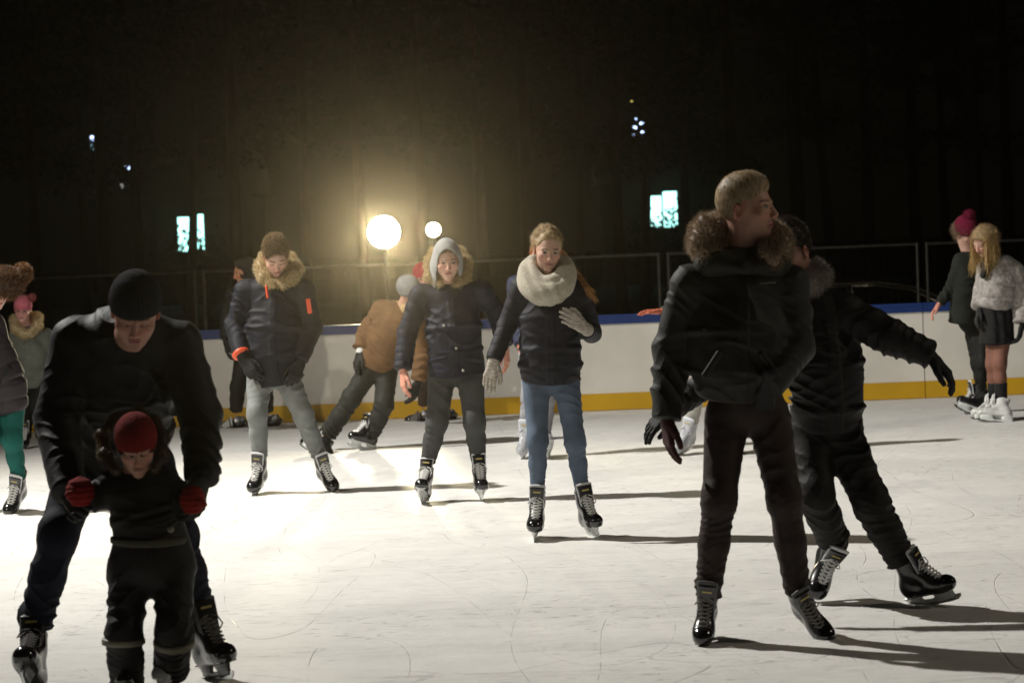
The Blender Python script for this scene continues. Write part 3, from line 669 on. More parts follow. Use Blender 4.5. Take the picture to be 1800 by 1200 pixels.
# parked car beyond the fence: only roof and windows rise above the boards
def car(px, Y, lab):
    c = P(px, 500, Y); e = empty('parked_car', (c[0], Y, -.62), lab, 'car')
    L, Wd = 2.15, .86
    prof = [(-2.1, .35), (-2.15, .62), (-2.05, .86), (-1.35, .93), (-.75, 1.36), (-.35, 1.44), (.45, 1.45), (1.0, 1.36), (1.75, .98), (2.1, .93), (2.18, .6), (2.12, .3)]
    V = []; n = len(prof)
    for sgn, ins in ((-1, 0), (1, 0)):
        for x, z in prof: V.append((x, sgn * (Wd - (.16 * max(0, (z - .93) / .5))), z))
    me = bpy.data.meshes.new('body'); me.from_pydata(V, [], [tuple(range(n)), tuple(range(2 * n - 1, n - 1, -1))] + [((i + 1) % n, i, i + n, (i + 1) % n + n) for i in range(n)])
    o = link('body', me, mat('car_paint', (.05, .045, .04), .25, coat=.8, spec=.6), e, False)
    gl = mat('car_glass', (.01, .01, .012), .08)
    chrome = mat('car_trim', (.8, .75, .65), .3, metal=1)
    def pane(pts, name='window'):
        V = [(x, -(Wd - (.16 * max(0, (z - .93) / .5))) - .012, z) for x, z in pts]; k = len(V); V += [(x, y + .01, z) for x, y, z in V]
        me = bpy.data.meshes.new(name); me.from_pydata(V, [], [tuple(range(k)), tuple(range(2 * k - 1, k - 1, -1))] + [((i + 1) % k, i, i + k, (i + 1) % k + k) for i in range(k)])
        q = link(name, me, gl, e, False)
        V2, F2 = tubes([([(x, y - .004, z) for x, y, z in V[:k]] + [(V[0][0], V[0][1] - .004, V[0][2])], .012)], 6); link('frame', meshdata('frame', V2, F2), chrome, q)
    pane([(-1.2, .97), (-.7, 1.30), (-.35, 1.37), (.02, 1.385), (.02, .97)]); pane([(.08, .97), (.08, 1.385), (.45, 1.38), (.95, 1.30), (1.5, 1.02), (1.4, .97)])
    V, F = tubes([([(-1.3, -.80, .98), (-.75, -.74, 1.33), (-.35, -.72, 1.42), (.45, -.72, 1.43), (1.0, -.74, 1.34), (1.75, -.82, 1.0)], .024)], 6); link('roof_trim', meshdata('roof_trim', V, F), chrome, e)
    for x in (-1.35, 1.35):
        for sg in (-1, 1):
            t = np.linspace(0, 2 * math.pi, 21)[:-1]; V = [(x + r * math.cos(a), sg * y, .31 + r * math.sin(a)) for y, r in ((.62, .2), (.64, .31), (.84, .31), (.87, .2)) for a in t]
            F = [(i * 20 + k, i * 20 + (k + 1) % 20, (i + 1) * 20 + (k + 1) % 20, (i + 1) * 20 + k) for i in range(3) for k in range(20)]
            link('wheel', meshdata('wheel', np.array(V), np.array(F)), mat('tyre', (.02, .02, .02), .8), e)
    for y in (-.6, .6):
        V, F = join([boxvf((-2.14, y, .68), (.06, .3, .12))]); link('headlight', meshdata('headlight', V, F), mat('headlight_glass', (.4, .4, .38), .2), e, False)
car(1475, 36.0, 'parked dark car beyond the fence, its roof line catching light above the boards')

# pines and shrubs
bark = mat('bark', (.05, .028, .018), .9, var=.5, vscale=5, bump=1, bscale=14, bdist=.02, stretch=(1, 1, .25))
needle = hairmat('needles', (.008, .014, .005), (.025, .034, .013), .7, .2)
def mergepolys(n, T):
    return meshdata(n, T[0], [np.concatenate([T[1][0], T[1][2]]), np.concatenate([T[1][1], T[1][3]])])
def pine_mesh(seed, H, crown0):
    r = np.random.default_rng(seed); bend = r.normal(0, .15, 2)
    zs = np.linspace(0, H, 12); pts = [(bend[0] * math.sin(z / H * 3), bend[1] * math.sin(z / H * 2.5), z) for z in zs]; rad = .17 * (1 - zs / H * .85)
    tr = [(pts, rad)]; quads = []
    for k in range(60):
        z = r.uniform(crown0 * (.55 if k < 6 else 1), H * .98); a = r.uniform(0, 6.28); L = (1 - (z - crown0) / (H - crown0 + 1e-3)) * 2.2 + .5 if z > crown0 else r.uniform(.5, 1.3)
        i = z / H; b0 = np.array((bend[0] * math.sin(i * 3), bend[1] * math.sin(i * 2.5), z)); d = np.array((math.cos(a), math.sin(a), r.uniform(-.15, .35)))
        tr.append(([b0, b0 + d * L * .5, b0 + d * L + (0, 0, -.1)], [.03, .02, .006]))
        if z > crown0 * .9:
            for q in range(int(L * 44)):
                t = r.uniform(.25, 1.05); c = b0 + d * L * t + r.normal(0, .17, 3); quads.append((c, r.uniform(.06, .16)))
    T = tubes([tr[0]], 9); Bv = tubes(tr[1:], 4)
    c = np.array([q[0] for q in quads]); s = np.array([q[1] for q in quads])[:, None]; a = r.normal(0, 1, (len(c), 3)); a /= np.linalg.norm(a, axis=1, keepdims=True); b = np.cross(a, r.normal(0, 1, (len(c), 3))); b /= np.linalg.norm(b, axis=1, keepdims=True)
    V = np.concatenate([c - a * s, c + b * s * .35, c + a * s, c - b * s * .35]); n = np.arange(len(c)); m = len(c)
    T = (np.concatenate([T[0], Bv[0]]), [T[1][0], T[1][1]] + [x + len(T[0]) for x in Bv[1]])
    return mergepolys('trunk', T), meshdata('crown', V, np.stack([n, n + m, n + 2 * m, n + 3 * m], 1))
PM = [pine_mesh(i, h, c0) for i, (h, c0) in enumerate(((15, 6.0), (17, 7.5), (13, 4.2), (16, 5.0)))]
for t, c in PM:
    t.materials.append(bark); c.materials.append(needle); t.polygons.foreach_set('use_smooth', [True] * len(t.polygons))
TR = [(60, 56, 2), (185, 49, 0), (245, 63, 1), (330, 75, 3), (415, 53, 1), (540, 60, 0), (640, 71, 3), (745, 58, 1), (850, 65, 2), (930, 51, 0), (1015, 73, 3), (1090, 61, 2), (1205, 68, 2), (1290, 56, 0), (1408, 48, 1), (1470, 66, 3), (1530, 53, 0), (1610, 58, 1), (1665, 70, 2), (1722, 44, 1), (1775, 56, 0), (-20, 65, 3), (1130, 80, 3), (150, 78, 2)]
PLACE = ['behind the far left pair of skaters', 'left of the left lit windows', 'just right of the far left lights', 'in front of the left lit window', 'between left lit window and grey jeans skater', 'left of the large floodlight', 'above the large floodlight', 'above the small floodlight',
         'right of the hooded skater', 'above the blonde scarf skater', 'right of the blonde scarf skater', 'left of the tall lit tower', 'right of the right lit window', 'above the tall man in the fur collar', 'above the arm stretched skater', 'left of the fence post pair',
         'above the parked car', 'rising over the fence post pair', 'left of the red hatted skater', 'above the red hatted skater', 'at the right edge of the frame', 'at the left edge of the frame', 'far off between tower and lit window', 'far off among the far left lights']
for (px, Y, k), pl in zip(TR, PLACE):
    c = P(px, 440, Y); e = empty('pine_tree', (c[0], Y, -.65), ('tall dark pine ' if k != 2 else 'shorter dark pine ') + pl, 'tree', 'pine trees behind the rink')
    e.rotation_euler.z = random.uniform(0, 6.28); s_ = random.uniform(.9, 1.1); e.scale = (s_, s_, s_)
    for nm, me in zip(('trunk', 'crown'), PM[k]):
        o = bpy.data.objects.new(nm, me); C.objects.link(o); o.parent = e

# far buildings with lit windows
wallm = mat('dark_wall', (.05, .045, .04), .9, var=.2, vscale=1)
roofm = mat('dark_roof', (.03, .03, .03), .8); winf = mat('window_frame', (.05, .05, .05), .6)
def glow(name, col, st): return mat(name, (.1, .1, .1), .4, emit=col, estr=st)
wcy = glow('lit_window_cool', (.45, 1.0, .92), 3.2); wbl = glow('lit_window_dim', (.45, .6, 1.0), 8); wye = glow('lit_window_warm', (1.0, .85, .2), 4)
def building(lab, pxa, pxb, ytop, Y, wins, name='house', roof=True):
    a = P(pxa, ytop, Y); b_ = P(pxb, ytop, Y); W = b_[0] - a[0]; H = (a[2] + b_[2]) / 2 + .65; cx = (a[0] + b_[0]) / 2
    e = empty(name, (cx, Y, -.65), lab, 'building'); V, F = join([boxvf((0, 3, H / 2), (W, 6, H))]); link('wall', meshdata('wall', V, F), wallm, e, False)
    if roof:
        hw = W / 2 + .3; me = bpy.data.meshes.new('roof'); me.from_pydata([(-hw, -.4, H), (hw, -.4, H), (hw, 6.4, H), (-hw, 6.4, H), (-hw, 3, H + 2), (hw, 3, H + 2)], [], [(0, 1, 5, 4), (2, 3, 4, 5), (0, 4, 3), (1, 2, 5), (3, 2, 1, 0)]); link('roof', me, roofm, e, False)
    for (x, y, w_, h_, m, bars) in wins:
        c = P(x, y, Y); lx = c[0] - cx; lz = c[2] + .65; w_, h_ = w_ * Y / FPX, h_ * Y / FPX; t = .05
        ps = [boxvf((lx - w_ / 2, -.03, lz), (t, .08, h_ + t)), boxvf((lx + w_ / 2, -.03, lz), (t, .08, h_ + t)), boxvf((lx, -.03, lz - h_ / 2), (w_ - t, .08, t)), boxvf((lx, -.03, lz + h_ / 2), (w_ - t, .08, t))]
        if bars: ps.append(boxvf((lx + w_ * .02, -.03, lz), (.10, .07, h_ - t)))
        V, F = join(ps); f = link('window', meshdata('window', V, F), winf, e, False); V, F = join([boxvf((lx, -.012, lz), (w_ - t, .02, h_ - t))]); link('pane', meshdata('pane', V, F), m, f, False)
building('low dark house with a bright cool lit window left of the floodlight', 250, 440, 345, 105, [(324, 412, 23, 62, wcy, 0), (348, 408, 23, 64, wcy, 0)])
building('low dark house with a bright cool lit window right of the scarf skater', 1060, 1260, 320, 109, [(1150, 372, 28, 56, wcy, 0), (1178, 368, 26, 64, wcy, 0)])
building('tall narrow tower with dim bluish windows and a warm lamp on top', 1102, 1140, 165, 153, [(1116, 176, 20, 7, wye, 0)] + [(x, y, 7, 8, wbl, 0) for x, y in ((1120, 207), (1128, 219), (1116, 226), (1128, 231), (1114, 239), (1130, 244), (1116, 252), (1123, 262), (1130, 272))], name='tower', roof=False)
building('tall dark block with a few small lit windows at the far left', 130, 240, 130, 150, [(168, 160, 8, 10, wbl, 0), (166, 243, 14, 8, wbl, 0), (167, 258, 14, 12, glow('lit_cyan', (.4, .85, 1), 3), 0), (158, 293, 6, 12, glow('lit_green', (.5, 1, .6), 4), 0), (224, 293, 10, 10, wbl, 0), (182, 298, 5, 8, wbl, 0), (214, 327, 5, 8, glow('lit_plain', (.7, .7, .6), 1), 0)], name='apartment_block', roof=False)

# haze: thin volume added to give the floodlights their halo
hz = obj('haze', [boxvf((0, 78, 9), (220, 180, 23))], None); props(hz, kind='stuff')
m = bpy.data.materials.new('haze'); m.use_nodes = True; nt = m.node_tree; nt.nodes.clear()
o_ = nt.nodes.new('ShaderNodeOutputMaterial'); pv = nt.nodes.new('ShaderNodeVolumePrincipled'); pv.inputs['Density'].default_value = .0006; pv.inputs['Anisotropy'].default_value = .945; pv.inputs['Color'].default_value = (.95, .86, .68, 1)
nt.links.new(pv.outputs['Volume'], o_.inputs['Volume']); hz.data.materials.append(m)

def shrub_mesh(seed, w_, h_, n):
    r = np.random.default_rng(seed); tw = []; cs = []
    for k in range(26):
        a = r.uniform(0, 6.28); top = np.array((math.cos(a) * w_ * r.uniform(.2, 1), math.sin(a) * w_ * .6 * r.random(), h_ * r.uniform(.55, 1))); mid = top * (.5, .5, .55) + r.normal(0, .12, 3)
        tw.append(([(0, 0, 0), mid, top], [.035, .018, .005]))
        for q in range(n // 26):
            t = r.uniform(.35, 1.05); c = (mid + (top - mid) * (t - .5) * 2) if t > .5 else mid * t * 2; cs.append(c + r.normal(0, .16, 3))
    B_ = tubes(tw, 4); c = np.array(cs); s = r.uniform(.05, .13, (len(c), 1)); a = r.normal(0, 1, (len(c), 3)); a /= np.linalg.norm(a, axis=1, keepdims=True); b = np.cross(a, r.normal(0, 1, (len(c), 3))); b /= np.linalg.norm(b, axis=1, keepdims=True)
    V = np.concatenate([c - a * s, c + b * s * .6, c + a * s, c - b * s * .6]); i = np.arange(len(c)); m = len(c)
    return meshdata('stem', *B_), meshdata('leaves', V, np.stack([i, i + m, i + 2 * m, i + 3 * m], 1))
SM = [shrub_mesh(3, 1.5, 3.1, 900), shrub_mesh(5, 1.3, 2.9, 700)]
for a_, b_ in SM: a_.materials.append(bark); b_.materials.append(needle)
for px, Y, k, sc_, lab in ((322, 88.39999999999999, 0, 1.0, 'leafy dark shrub in front of the left lit window'), (362, 85.0, 1, 0.95, 'leafy dark shrub at the right side of the left lit window'), (1138, 90.1, 1, 1.05, 'leafy dark shrub at the left side of the right lit window'), (1172, 93.5, 0, 0.92, 'leafy dark shrub before the right lit window'), (1205, 88.39999999999999, 1, 1.1, 'leafy dark shrub right of the right lit window')):
    c = P(px, 440, Y); e = empty('shrub', (c[0], Y, -.65), lab, 'shrub', 'shrubs before the far houses'); e.scale = (sc_,) * 3
    for nm, me in zip(('stem', 'leaves'), SM[k]): o = bpy.data.objects.new(nm, me); C.objects.link(o); o.parent = e

# ------------------------------------------------------------------ the skaters
black_nylon = fab('black_nylon', (.004, .004, .004), raw=.62, spec=.3, sheen=.04)
olive_coat = fab('olive_coat', (.012, .012, .008), raw=.66, spec=.3, sheen=.06)
navy_coat = fab('navy_coat', (.010, .011, .020), .5)
dark_trs = fab('dark_trousers', (.008, .0075, .006), .6)
brown_trs = fab('brown_black_trousers', (.018, .009, .006), raw=.66, spec=.3, sheen=.03)  # brown tinted slightly red, the lamp flare's cast put into the colour
grey_jeans = fab('grey_jeans', (.17, .18, .175), .8, bscale=70, vscale=6, var=.25)
char_jeans = fab('charcoal_jeans', (.055, .056, .054), .8, vscale=6, var=.25)
blue_jeans = fab('blue_jeans', (.085, .112, .155), .8, vscale=5, var=.4, bscale=90)
dark_jeans = fab('dark_blue_jeans', (.005, .007, .018), .75)
leather = fab('black_glove', (.012, .012, .012), .45)
maroon_glove = fab('maroon_glove', (.045, .012, .012), .5)
knit_glove = fab('knit_glove', (.40, .36, .31), .9, bump=1, bscale=260, bdist=.003, var=.35, vscale=45, stretch=(1, 1, 2.5))
fur_gold = hairmat('golden_fur', (.36, .25, .12), (.80, .67, .42))
fur_brown = hairmat('brown_fur', (.10, .065, .04), (.52, .38, .25))
fur_grey = hairmat('grey_fur', (.16, .14, .12), (.45, .40, .34))
hair_blond = hairmat('blond_hair', (.22, .14, .06), (.50, .36, .19), .6, .25)
hair_brown = hairmat('brown_hair', (.085, .055, .032), (.27, .18, .10), .4, .2)
hair_crew = hairmat('crew_cut_hair', (.26, .18, .10), (.60, .46, .28), .5, .35)
hair_dark = hairmat('dark_hair', (.015, .010, .008), (.05, .03, .02), .4, .2)

def small(s, name, verts_faces, m, sub=None):
    if sub is None: s.items.append((name, verts_faces, m, []))
    else:
        for it in reversed(s.items):
            if it[0] == sub: it[3].append((name, verts_faces, m)); return
# ---- L: tall man, dark parka, fur collar, looking right
s = Person(9.554, 'tall fair haired man in dark olive parka with brown fur collar looking right', skin=(.44, .24, .17))
s.head((1313, 368, .02), 70, -4, 4, 1.10, neck=(1303, 455, .05), open_mouth=True, brow=(.16, .10, .06))
s.hair(hair_crew, n=16000, length=.009, comb=(0, .3, .5), top=.008, lift=-.002, width=.0015, jit=.25, low=-.03, lump=.0015, extra=lambda f: f.ell(s.W(0, .018, .080), np.array((.060, .068, .050)) * s.hz, s.fr, k=.03), pt=(0, .060, .052), nn=(0, .9, -.43))
s.trousers(brown_trs, (1312, 705, .03), [((1277, 735, .03), (1264, 880, -.03), (1244, 1046, .02)), ((1352, 735, .03), (1379, 880, -.03), (1402, 1040, .02))], rp=(.155, .12), rh=.098, rk=.075, ra=.056, fold=(.005, .06, 'w'))
s.jacket(olive_coat, [((1300, 500, .03), .17, .115), ((1300, 585, .0), .215, .15), ((1298, 650, .0), .205, .15), ((1297, 692, .02), .165, .13)],
         [((1214, 500, .03), (1182, 612, .06), (1171, 735, .0)), ((1388, 500, .03), (1398, 608, .02), (1350, 680, -.13))], ru=.082, rl=.066, shr=.080, fold=(.006, .16, 'w'), sfold=(.008, .10, 'w'))
s.collar(fur_brown, [(1252, 452, -.02), (1240, 428, .03), (1245, 406, .08), (1268, 398, .13), (1300, 402, .15), (1340, 406, .12), (1360, 418, .06), (1366, 436, .0), (1350, 455, -.06)], [.05, .062, .058, .05, .05, .05, .055, .055, .04], n=16000, length=.034, width=.0016)
f = Fld(); f.ec(s.p((1262, 462, -.05)), s.p((1303, 470, -.09)), .045, .022).ec(s.p((1308, 470, -.09)), s.p((1345, 462, -.05)), .022, .045).ec(s.p((1250, 465, 0)), s.p((1360, 465, .0)), .07, .07); s.add('collar', f, olive_coat)
s.pocket((1252, 640, -.14), .055, .014, .010, 55).pocket((1352, 640, -.14), .055, .014, .010, -55)
s.hand((1171, 738, .0), (1180, 812, -.02), (1, .3, 0), (.3, -1, 0), curl=14, glove=maroon_glove, size=1.02, spread=1.2)
s.hand((1350, 682, -.12), (1338, 735, -.04), (0, 1, 0), (-1, -.3, .4), curl=10, glove=leather, size=1.0)
small(s, 'chest_label', [boxvf(s.p((1350, 497, -.155)), (.06, .003, .006))], mat('pale_thread', (.10, .09, .06), .7))
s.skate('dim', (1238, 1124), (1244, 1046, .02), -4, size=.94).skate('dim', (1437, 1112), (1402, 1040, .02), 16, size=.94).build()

# ---- M: skater behind, arms stretched
s = Person(10.285, 'dark clothed skater behind the tall man with gloved arm stretched out right', skin=(.40, .22, .17))
s.head((1390, 446, .03), -38, 18, 6, 1.0, neck=(1410, 515, .05))
s.hair(hair_dark, n=8000, length=.022, comb=(0, .3, .6), top=.018, low=-.02)
s.trousers(dark_trs, (1452, 735, .06), [((1430, 765, .05), (1434, 870, -.06), (1466, 950, .12)), ((1478, 765, .05), (1532, 885, -.04), (1585, 985, .0))], rp=(.165, .13), rh=.11, rk=.085, ra=.07, fold=(.009, .055, 'w'))
s.jacket(fab('black_parka', (.006, .0055, .0045), raw=.66, spec=.3), [((1440, 548, .05), .16, .115), ((1450, 640, .02), .175, .14), ((1455, 715, .04), .16, .14), ((1455, 752, .05), .15, .13)],
         [((1482, 548, .02), (1565, 592, -.04), (1637, 624, -.06), 1.0), ((1400, 550, .03), (1290, 640, .06), (1183, 718, .0), .85)], ru=.082, rl=.062, shr=.088, side=(.97, .2, 0), fold=(.006, .09, 'w'), sfold=(.009, .07, 'w'))
s.collar(fur_grey, [(1385, 500, -.1), (1420, 500, -.06), (1438, 487, .0), (1432, 480, .06), (1415, 486, .10)], .042, n=6000, length=.035, width=.0018)
s.hand((1640, 628, -.06), (1676, 668, -.09), (-.6, .3, -.8), (-.2, -1, -.3), curl=22, glove=leather, size=1.06, spread=.5)
s.hand((1178, 722, .0), (1126, 768, -.02), (.5, .3, -.6), (.3, -.9, -.5), curl=16, glove=leather, size=1.0)
s.skate('black', (1440, 1052, .06), (1474, 952, .12), -16, ground=False, pitch=46).skate('black', (1642, 1062), (1590, 985, .0), 62, size=.93).build()

# ---- J: blonde girl with scarf
s = Person(13.090, 'young woman with cream snood scarf, blue jeans and knitted gloves facing the camera', skin=(.50, .31, .23))
s.head((963, 440, -.04), 8, 12, -5, .93, neck=(962, 500, .03), lips=(.42, .16, .15), brow=(.13, .08, .04))
s.hair(hair_blond, n=12000, length=.045, comb=(0, -2.2, .1), low=-.05, lift=.001, width=.0018, jit=.15, pt=(0, .060, .064), nn=(0, .80, -.6), lump=.004)
s.trousers(blue_jeans, (967, 652, .03), [((942, 664, .03), (945, 775, -.04), (945, 864, .02)), ((994, 664, .03), (1011, 778, -.04), (1023, 861, .02))], rp=(.15, .12), rh=.086, rk=.060, ra=.041, fold=(.004, .04, 'w'))
navy_puff = fab('black_puffer', (.013, .013, .018), .48)
s.jacket(navy_puff, [((966, 510, .03), .15, .10), ((966, 560, .0), .170, .125), ((967, 612, .0), .168, .125), ((968, 640, .0), .176, .135), ((968, 664, .02), .168, .13)],
         [((917, 508, .03), (893, 568, .05), (868, 632, -.05)), ((1018, 512, .03), (1040, 585, .08), (1031, 581, -.13), 1.0)], ru=.056, rl=.046, shr=.066, sfold=(.006, .055, 'q'), fold=(.004, .10, 'w'))
f = Fld()
s.tube(f, [(962, 470, .12), (937, 463, .07), (926, 482, -.02), (932, 503, -.09), (950, 516, -.13), (972, 515, -.135), (990, 501, -.10), (996, 482, -.03), (988, 462, .07), (962, 470, .12)], [.036, .038, .044, .050, .053, .053, .050, .044, .038, .036], 40)
s.tube(f, [(934, 466, .0), (941, 484, -.075), (957, 497, -.115), (976, 492, -.12), (990, 474, -.05)], [.03, .034, .036, .036, .03], 20, k=.008)
s.add('scarf', f, fab('cream_knit', (.50, .46, .37), .95, bump=1, bscale=190, bdist=.006, sheen=.3, var=.15, vscale=60), disp=lambda X, Y, Z: .0022 * np.sin(X * 95 + Z * 30 + 2.5 * wob(X, Y, Z, .5)) + .0012 * np.sin(X * 400) * np.sin(Z * 400), fur=dict(n=26000, length=.008, width=.0022, jit=.9))
pts = [s.p(q) for q in ((980, 440, .10), (1000, 466, .08), (1018, 488, .0), (1032, 508, -.05), (1042, 522, -.06))]
f = Fld()
for a, b_, r1, r2 in zip(pts[:-1], pts[1:], (.02, .012, .011, .014), (.012, .011, .014, .006)): f.ec(a, b_, r1, r2, k=.01)
s.add('ponytail', f, hairmat('ponytail_hair', (.35, .16, .05), (.60, .34, .13), .4, .45), fur=dict(n=2200, length=.032, width=.0016, comb=(1.3, 0, -1.6), jit=.3))
s.hand((868, 636, -.05), (856, 688, -.08), (.5, .9, 0), (1, -.3, 0), curl=12, glove=knit_glove, cuff=knit_glove, size=.96, gname='knitted_glove')
s.hand((1027, 576, -.16), (998, 556, -.21), (0, .9, -.3), (-.3, -.2, .9), curl=26, tail=.03, glove=knit_glove, cuff=knit_glove, size=.98, gname='knitted_glove')
s.skate('black', (941, 947), (945, 864, .02), -3).skate('black', (1043, 944), (1023, 861, .02), 14).build()

# ---- I: hooded young man
s = Person(15.181, 'young man in grey hood and golden fur trim with navy parka and charcoal jeans', skin=(.52, .32, .24))
s.head((786, 458, -.08), 4, 12, 0, 1.0, neck=(790, 505, .03))
s.hood(fab('grey_hood', (.30, .30, .29), .9, sheen=.3, bscale=150, bump=.6), r=(.094, .120, .128), cz=.012, open_=(.064, .12, .108), oz=-.022)
s.hair(hair_brown, n=1500, length=.025, comb=(0, 1.2, -.5), low=.03)
s.trousers(char_jeans, (800, 640, .03), [((777, 655, .03), (768, 742, -.05), (752, 812, .02)), ((826, 655, .03), (834, 742, -.05), (841, 808, .02))], rp=(.155, .12), rh=.10, rk=.075, ra=.052, fold=(.006, .05, 'w'))
s.jacket(navy_coat, [((792, 520, .02), .16, .11), ((797, 575, .0), .185, .14), ((800, 615, .0), .175, .135), ((803, 655, .02), .19, .145)],
         [((740, 520, .02), (716, 585, .03), (708, 648, -.05)), ((848, 514, .02), (874, 552, .06), (888, 606, -.02))], ru=.066, rl=.058, shr=.075, sfold=(.007, .05, 'q'), fold=(.005, .12, 'w'))
s.collar(fur_gold, [(802, 500, -.06), (818, 488, -.01), (818, 462, .04), (808, 446, .10), (785, 440, .13), (766, 446, .10), (757, 462, .04), (757, 484, -.01), (772, 500, -.06)], [.02, .030, .034, .034, .03, .034, .034, .030, .02], n=12000, length=.03, width=.0024)
s.pocket((770, 632, -.125), .05, .014, .010, 10).pocket((834, 632, -.125), .05, .014, .010, -10)
for q in ((778, 572), (800, 612), (812, 651)):
    f = Fld(); f.ell(s.p((q[0] + 2, q[1], -.155)), (.009, .006, .009)); s.add('button', f, mat('button_metal', (.4, .38, .33), .3, metal=1), v=.003, sub='jacket')
s.hand((708, 652, -.05), (710, 690, -.08), (.8, .5, 0), (.4, -1, 0), curl=18, size=1.0)
s.hand((889, 610, -.02), (893, 648, -.05), (-.8, .4, 0), (-.3, -1, 0), curl=18, size=1.0)
s.skate('black', (741, 886), (752, 812, .02), -8).skate('black', (847, 880), (841, 808, .02), 3).build()

# ---- F: man in parka and grey jeans looking down
s = Person(16.065, 'man with golden fur collared black parka and light grey jeans looking down at the ice', skin=(.50, .31, .23))
s.head((484, 452, -.08), 8, 34, 4, 1.0, neck=(490, 500, .03))
s.hair(hairmat('light_brown_hair', (.13, .09, .05), (.40, .29, .17)), n=11000, length=.028, comb=(.3, .5, .7), top=.020, low=.0, lump=.006, width=.0022, pt=(0, .060, .058), nn=(0, .85, -.52))
s.trousers(grey_jeans, (480, 650, .03), [((456, 665, .03), (452, 728, -.05), (457, 803, .02)), ((505, 665, .03), (534, 732, -.04), (562, 802, .02))], rp=(.15, .12), rh=.098, rk=.073, ra=.055, fold=(.006, .06, 'w'))
s.jacket(fab('black_parka_cloth', (.007, .008, .013), .5), [((483, 512, .02), .17, .115), ((482, 575, .0), .20, .15), ((482, 620, .0), .195, .15), ((492, 671, .02), .165, .14)],
         [((432, 512, .02), (414, 572, .03), (424, 622, -.10)), ((533, 512, .02), (549, 575, .04), (528, 632, -.08))], ru=.074, rl=.06, shr=.08, sfold=(.007, .06, 'w'), fold=(.006, .09, 'w'))
s.collar(fur_gold, [(476, 498, -.10), (463, 486, -.06), (458, 466, .02), (468, 452, .08), (490, 449, .11), (508, 455, .08), (518, 474, .01), (511, 489, -.05), (496, 499, -.09)], [.026, .032, .034, .034, .034, .036, .040, .036, .028], n=12000, length=.03, width=.0024)
orange = mat('orange_patch', (.75, .09, .03), .5)
f = Fld(); a, b_ = s.p((541, 525, -.055)), s.p((545, 551, -.045)); f.ec(a, b_, (.016, .006), side=(1, 0, 0), flat=(1, 1)); s.add('sleeve_pocket', f, orange, v=.004, sub='jacket')
f = Fld(); a, b_ = s.p((423, 620, -.095)), s.p((424.5, 623, -.103)); f.ec(a, b_, .0605, side=(1, 0, 0), flat=(1, 1)); s.add('cuff_band', f, orange, v=.006, sub='jacket')
f = Fld()
for k in range(5): f.ell(s.p((468 + k * .6, 503 + k * 5, -.16)), .007)
s.add('zip_cord', f, orange, v=.004, sub='jacket')
s.hand((428, 630, -.12), (450, 668, -.17), (.4, .9, -.2), (1, -.4, 0), curl=24, glove=leather, size=1.1)
s.hand((528, 636, -.09), (515, 668, -.14), (-.4, .9, -.2), (-1, -.4, 0), curl=24, glove=leather, size=1.1)
s.skate('black', (453, 867), (457, 803, .02), -16).skate('black', (580, 861), (562, 802, .02), 14).build()

# ---- G: leaning skater in brown jacket
s = Person(19.295, 'skater in brown jacket and grey beanie leaning over sideways behind the hooded man', skin=(.48, .28, .2))
s.head((722, 512, -.15), 50, 20, 30, 1.0, neck=(704, 550, .0))
s.beanie(fab('grey_beanie', (.20, .20, .20), .95, bscale=200), size=1.02)
s.trousers(fab('black_snow_trousers', (.020, .021, .018), .6), (662, 632, .05), [((652, 645, .04), (617, 702, -.02), (575, 764, .05)), ((680, 645, .04), (675, 712, -.05), (653, 762, .0))], rp=(.16, .13), rh=.105, rk=.085, ra=.075, fold=(.008, .06, 'w'))
s.jacket(fab('brown_jacket', (.13, .068, .030), .75), [((700, 553, .0), .16, .12), ((682, 590, .0), .18, .15), ((664, 625, .03), .175, .15), ((658, 640, .05), .17, .14)],
         [((672, 545, .08), (644, 585, .05), (634, 612, -.02)), ((728, 568, -.08), (743, 625, -.1), (736, 668, -.12))], ru=.08, rl=.068, shr=.09, side=(.8, -.5, -.35), fold=(.008, .09, 'w'), sfold=(.008, .07, 'w'))
f = Fld(); f.ec(s.p((690, 540, .06)), s.p((712, 545, -.1)), (.06, .035), side=(0, 0, 1)); s.add('collar', f, fab('tan_collar', (.36, .26, .13), .9, bump=1, bscale=80), disp=lambda X, Y, Z: .004 * wob(X, Y, Z, 5))
s.hand((633, 618, -.02), (624, 648, -.05), (.4, .8, 0), (.6, -1, 0), curl=20, glove=leather, size=1.15, cuff=fab('white_cuff', (.5, .5, .48), .8))
s.hand((735, 672, -.12), (727, 698, -.14), (-.4, .8, 0), (-.6, -1, 0), curl=20, glove=leather, size=1.15)
s.skate('black', (558, 800), (574, 748, .05), -40).skate('black', (636, 791), (654, 740, .0), -50).build()

# ---- H: skater with red hat behind the hooded one
s = Person(21.590, 'mostly hidden skater in red hat and brown trousers behind the hooded young man', skin=(.5, .25, .2))
s.head((742, 487, 0), 10, 15, 0, .95, neck=(750, 520, .03))
s.beanie(fab('crimson_hat', (.42, .02, .05), .9), size=1.0)
s.trousers(fab('dark_brown_trousers', (.035, .022, .016), .7), (762, 620, .03), [((753, 630, .03), (748, 675, -.03), (744, 712, .0)), ((775, 630, .03), (778, 675, -.03), (780, 712, .0))], rh=.09, rk=.068, ra=.055)
s.jacket(fab('dark_plum_jacket', (.04, .012, .018), .6), [((762, 530, .03), .16, .11), ((764, 575, .0), .18, .13), ((765, 615, .02), .17, .13)], [((745, 532, .03), (750, 575, .0), (765, 600, -.15)), ((800, 530, .02), (808, 570, .04), (800, 600, -.1))], ru=.06, rl=.05, shr=.07)
s.hand((767, 603, -.16), (780, 618, -.2), (0, 1, 0), (0, -.5, 1), glove=leather); s.hand((799, 603, -.11), (790, 618, -.16), (0, 1, 0), (0, -.5, 1), glove=leather)
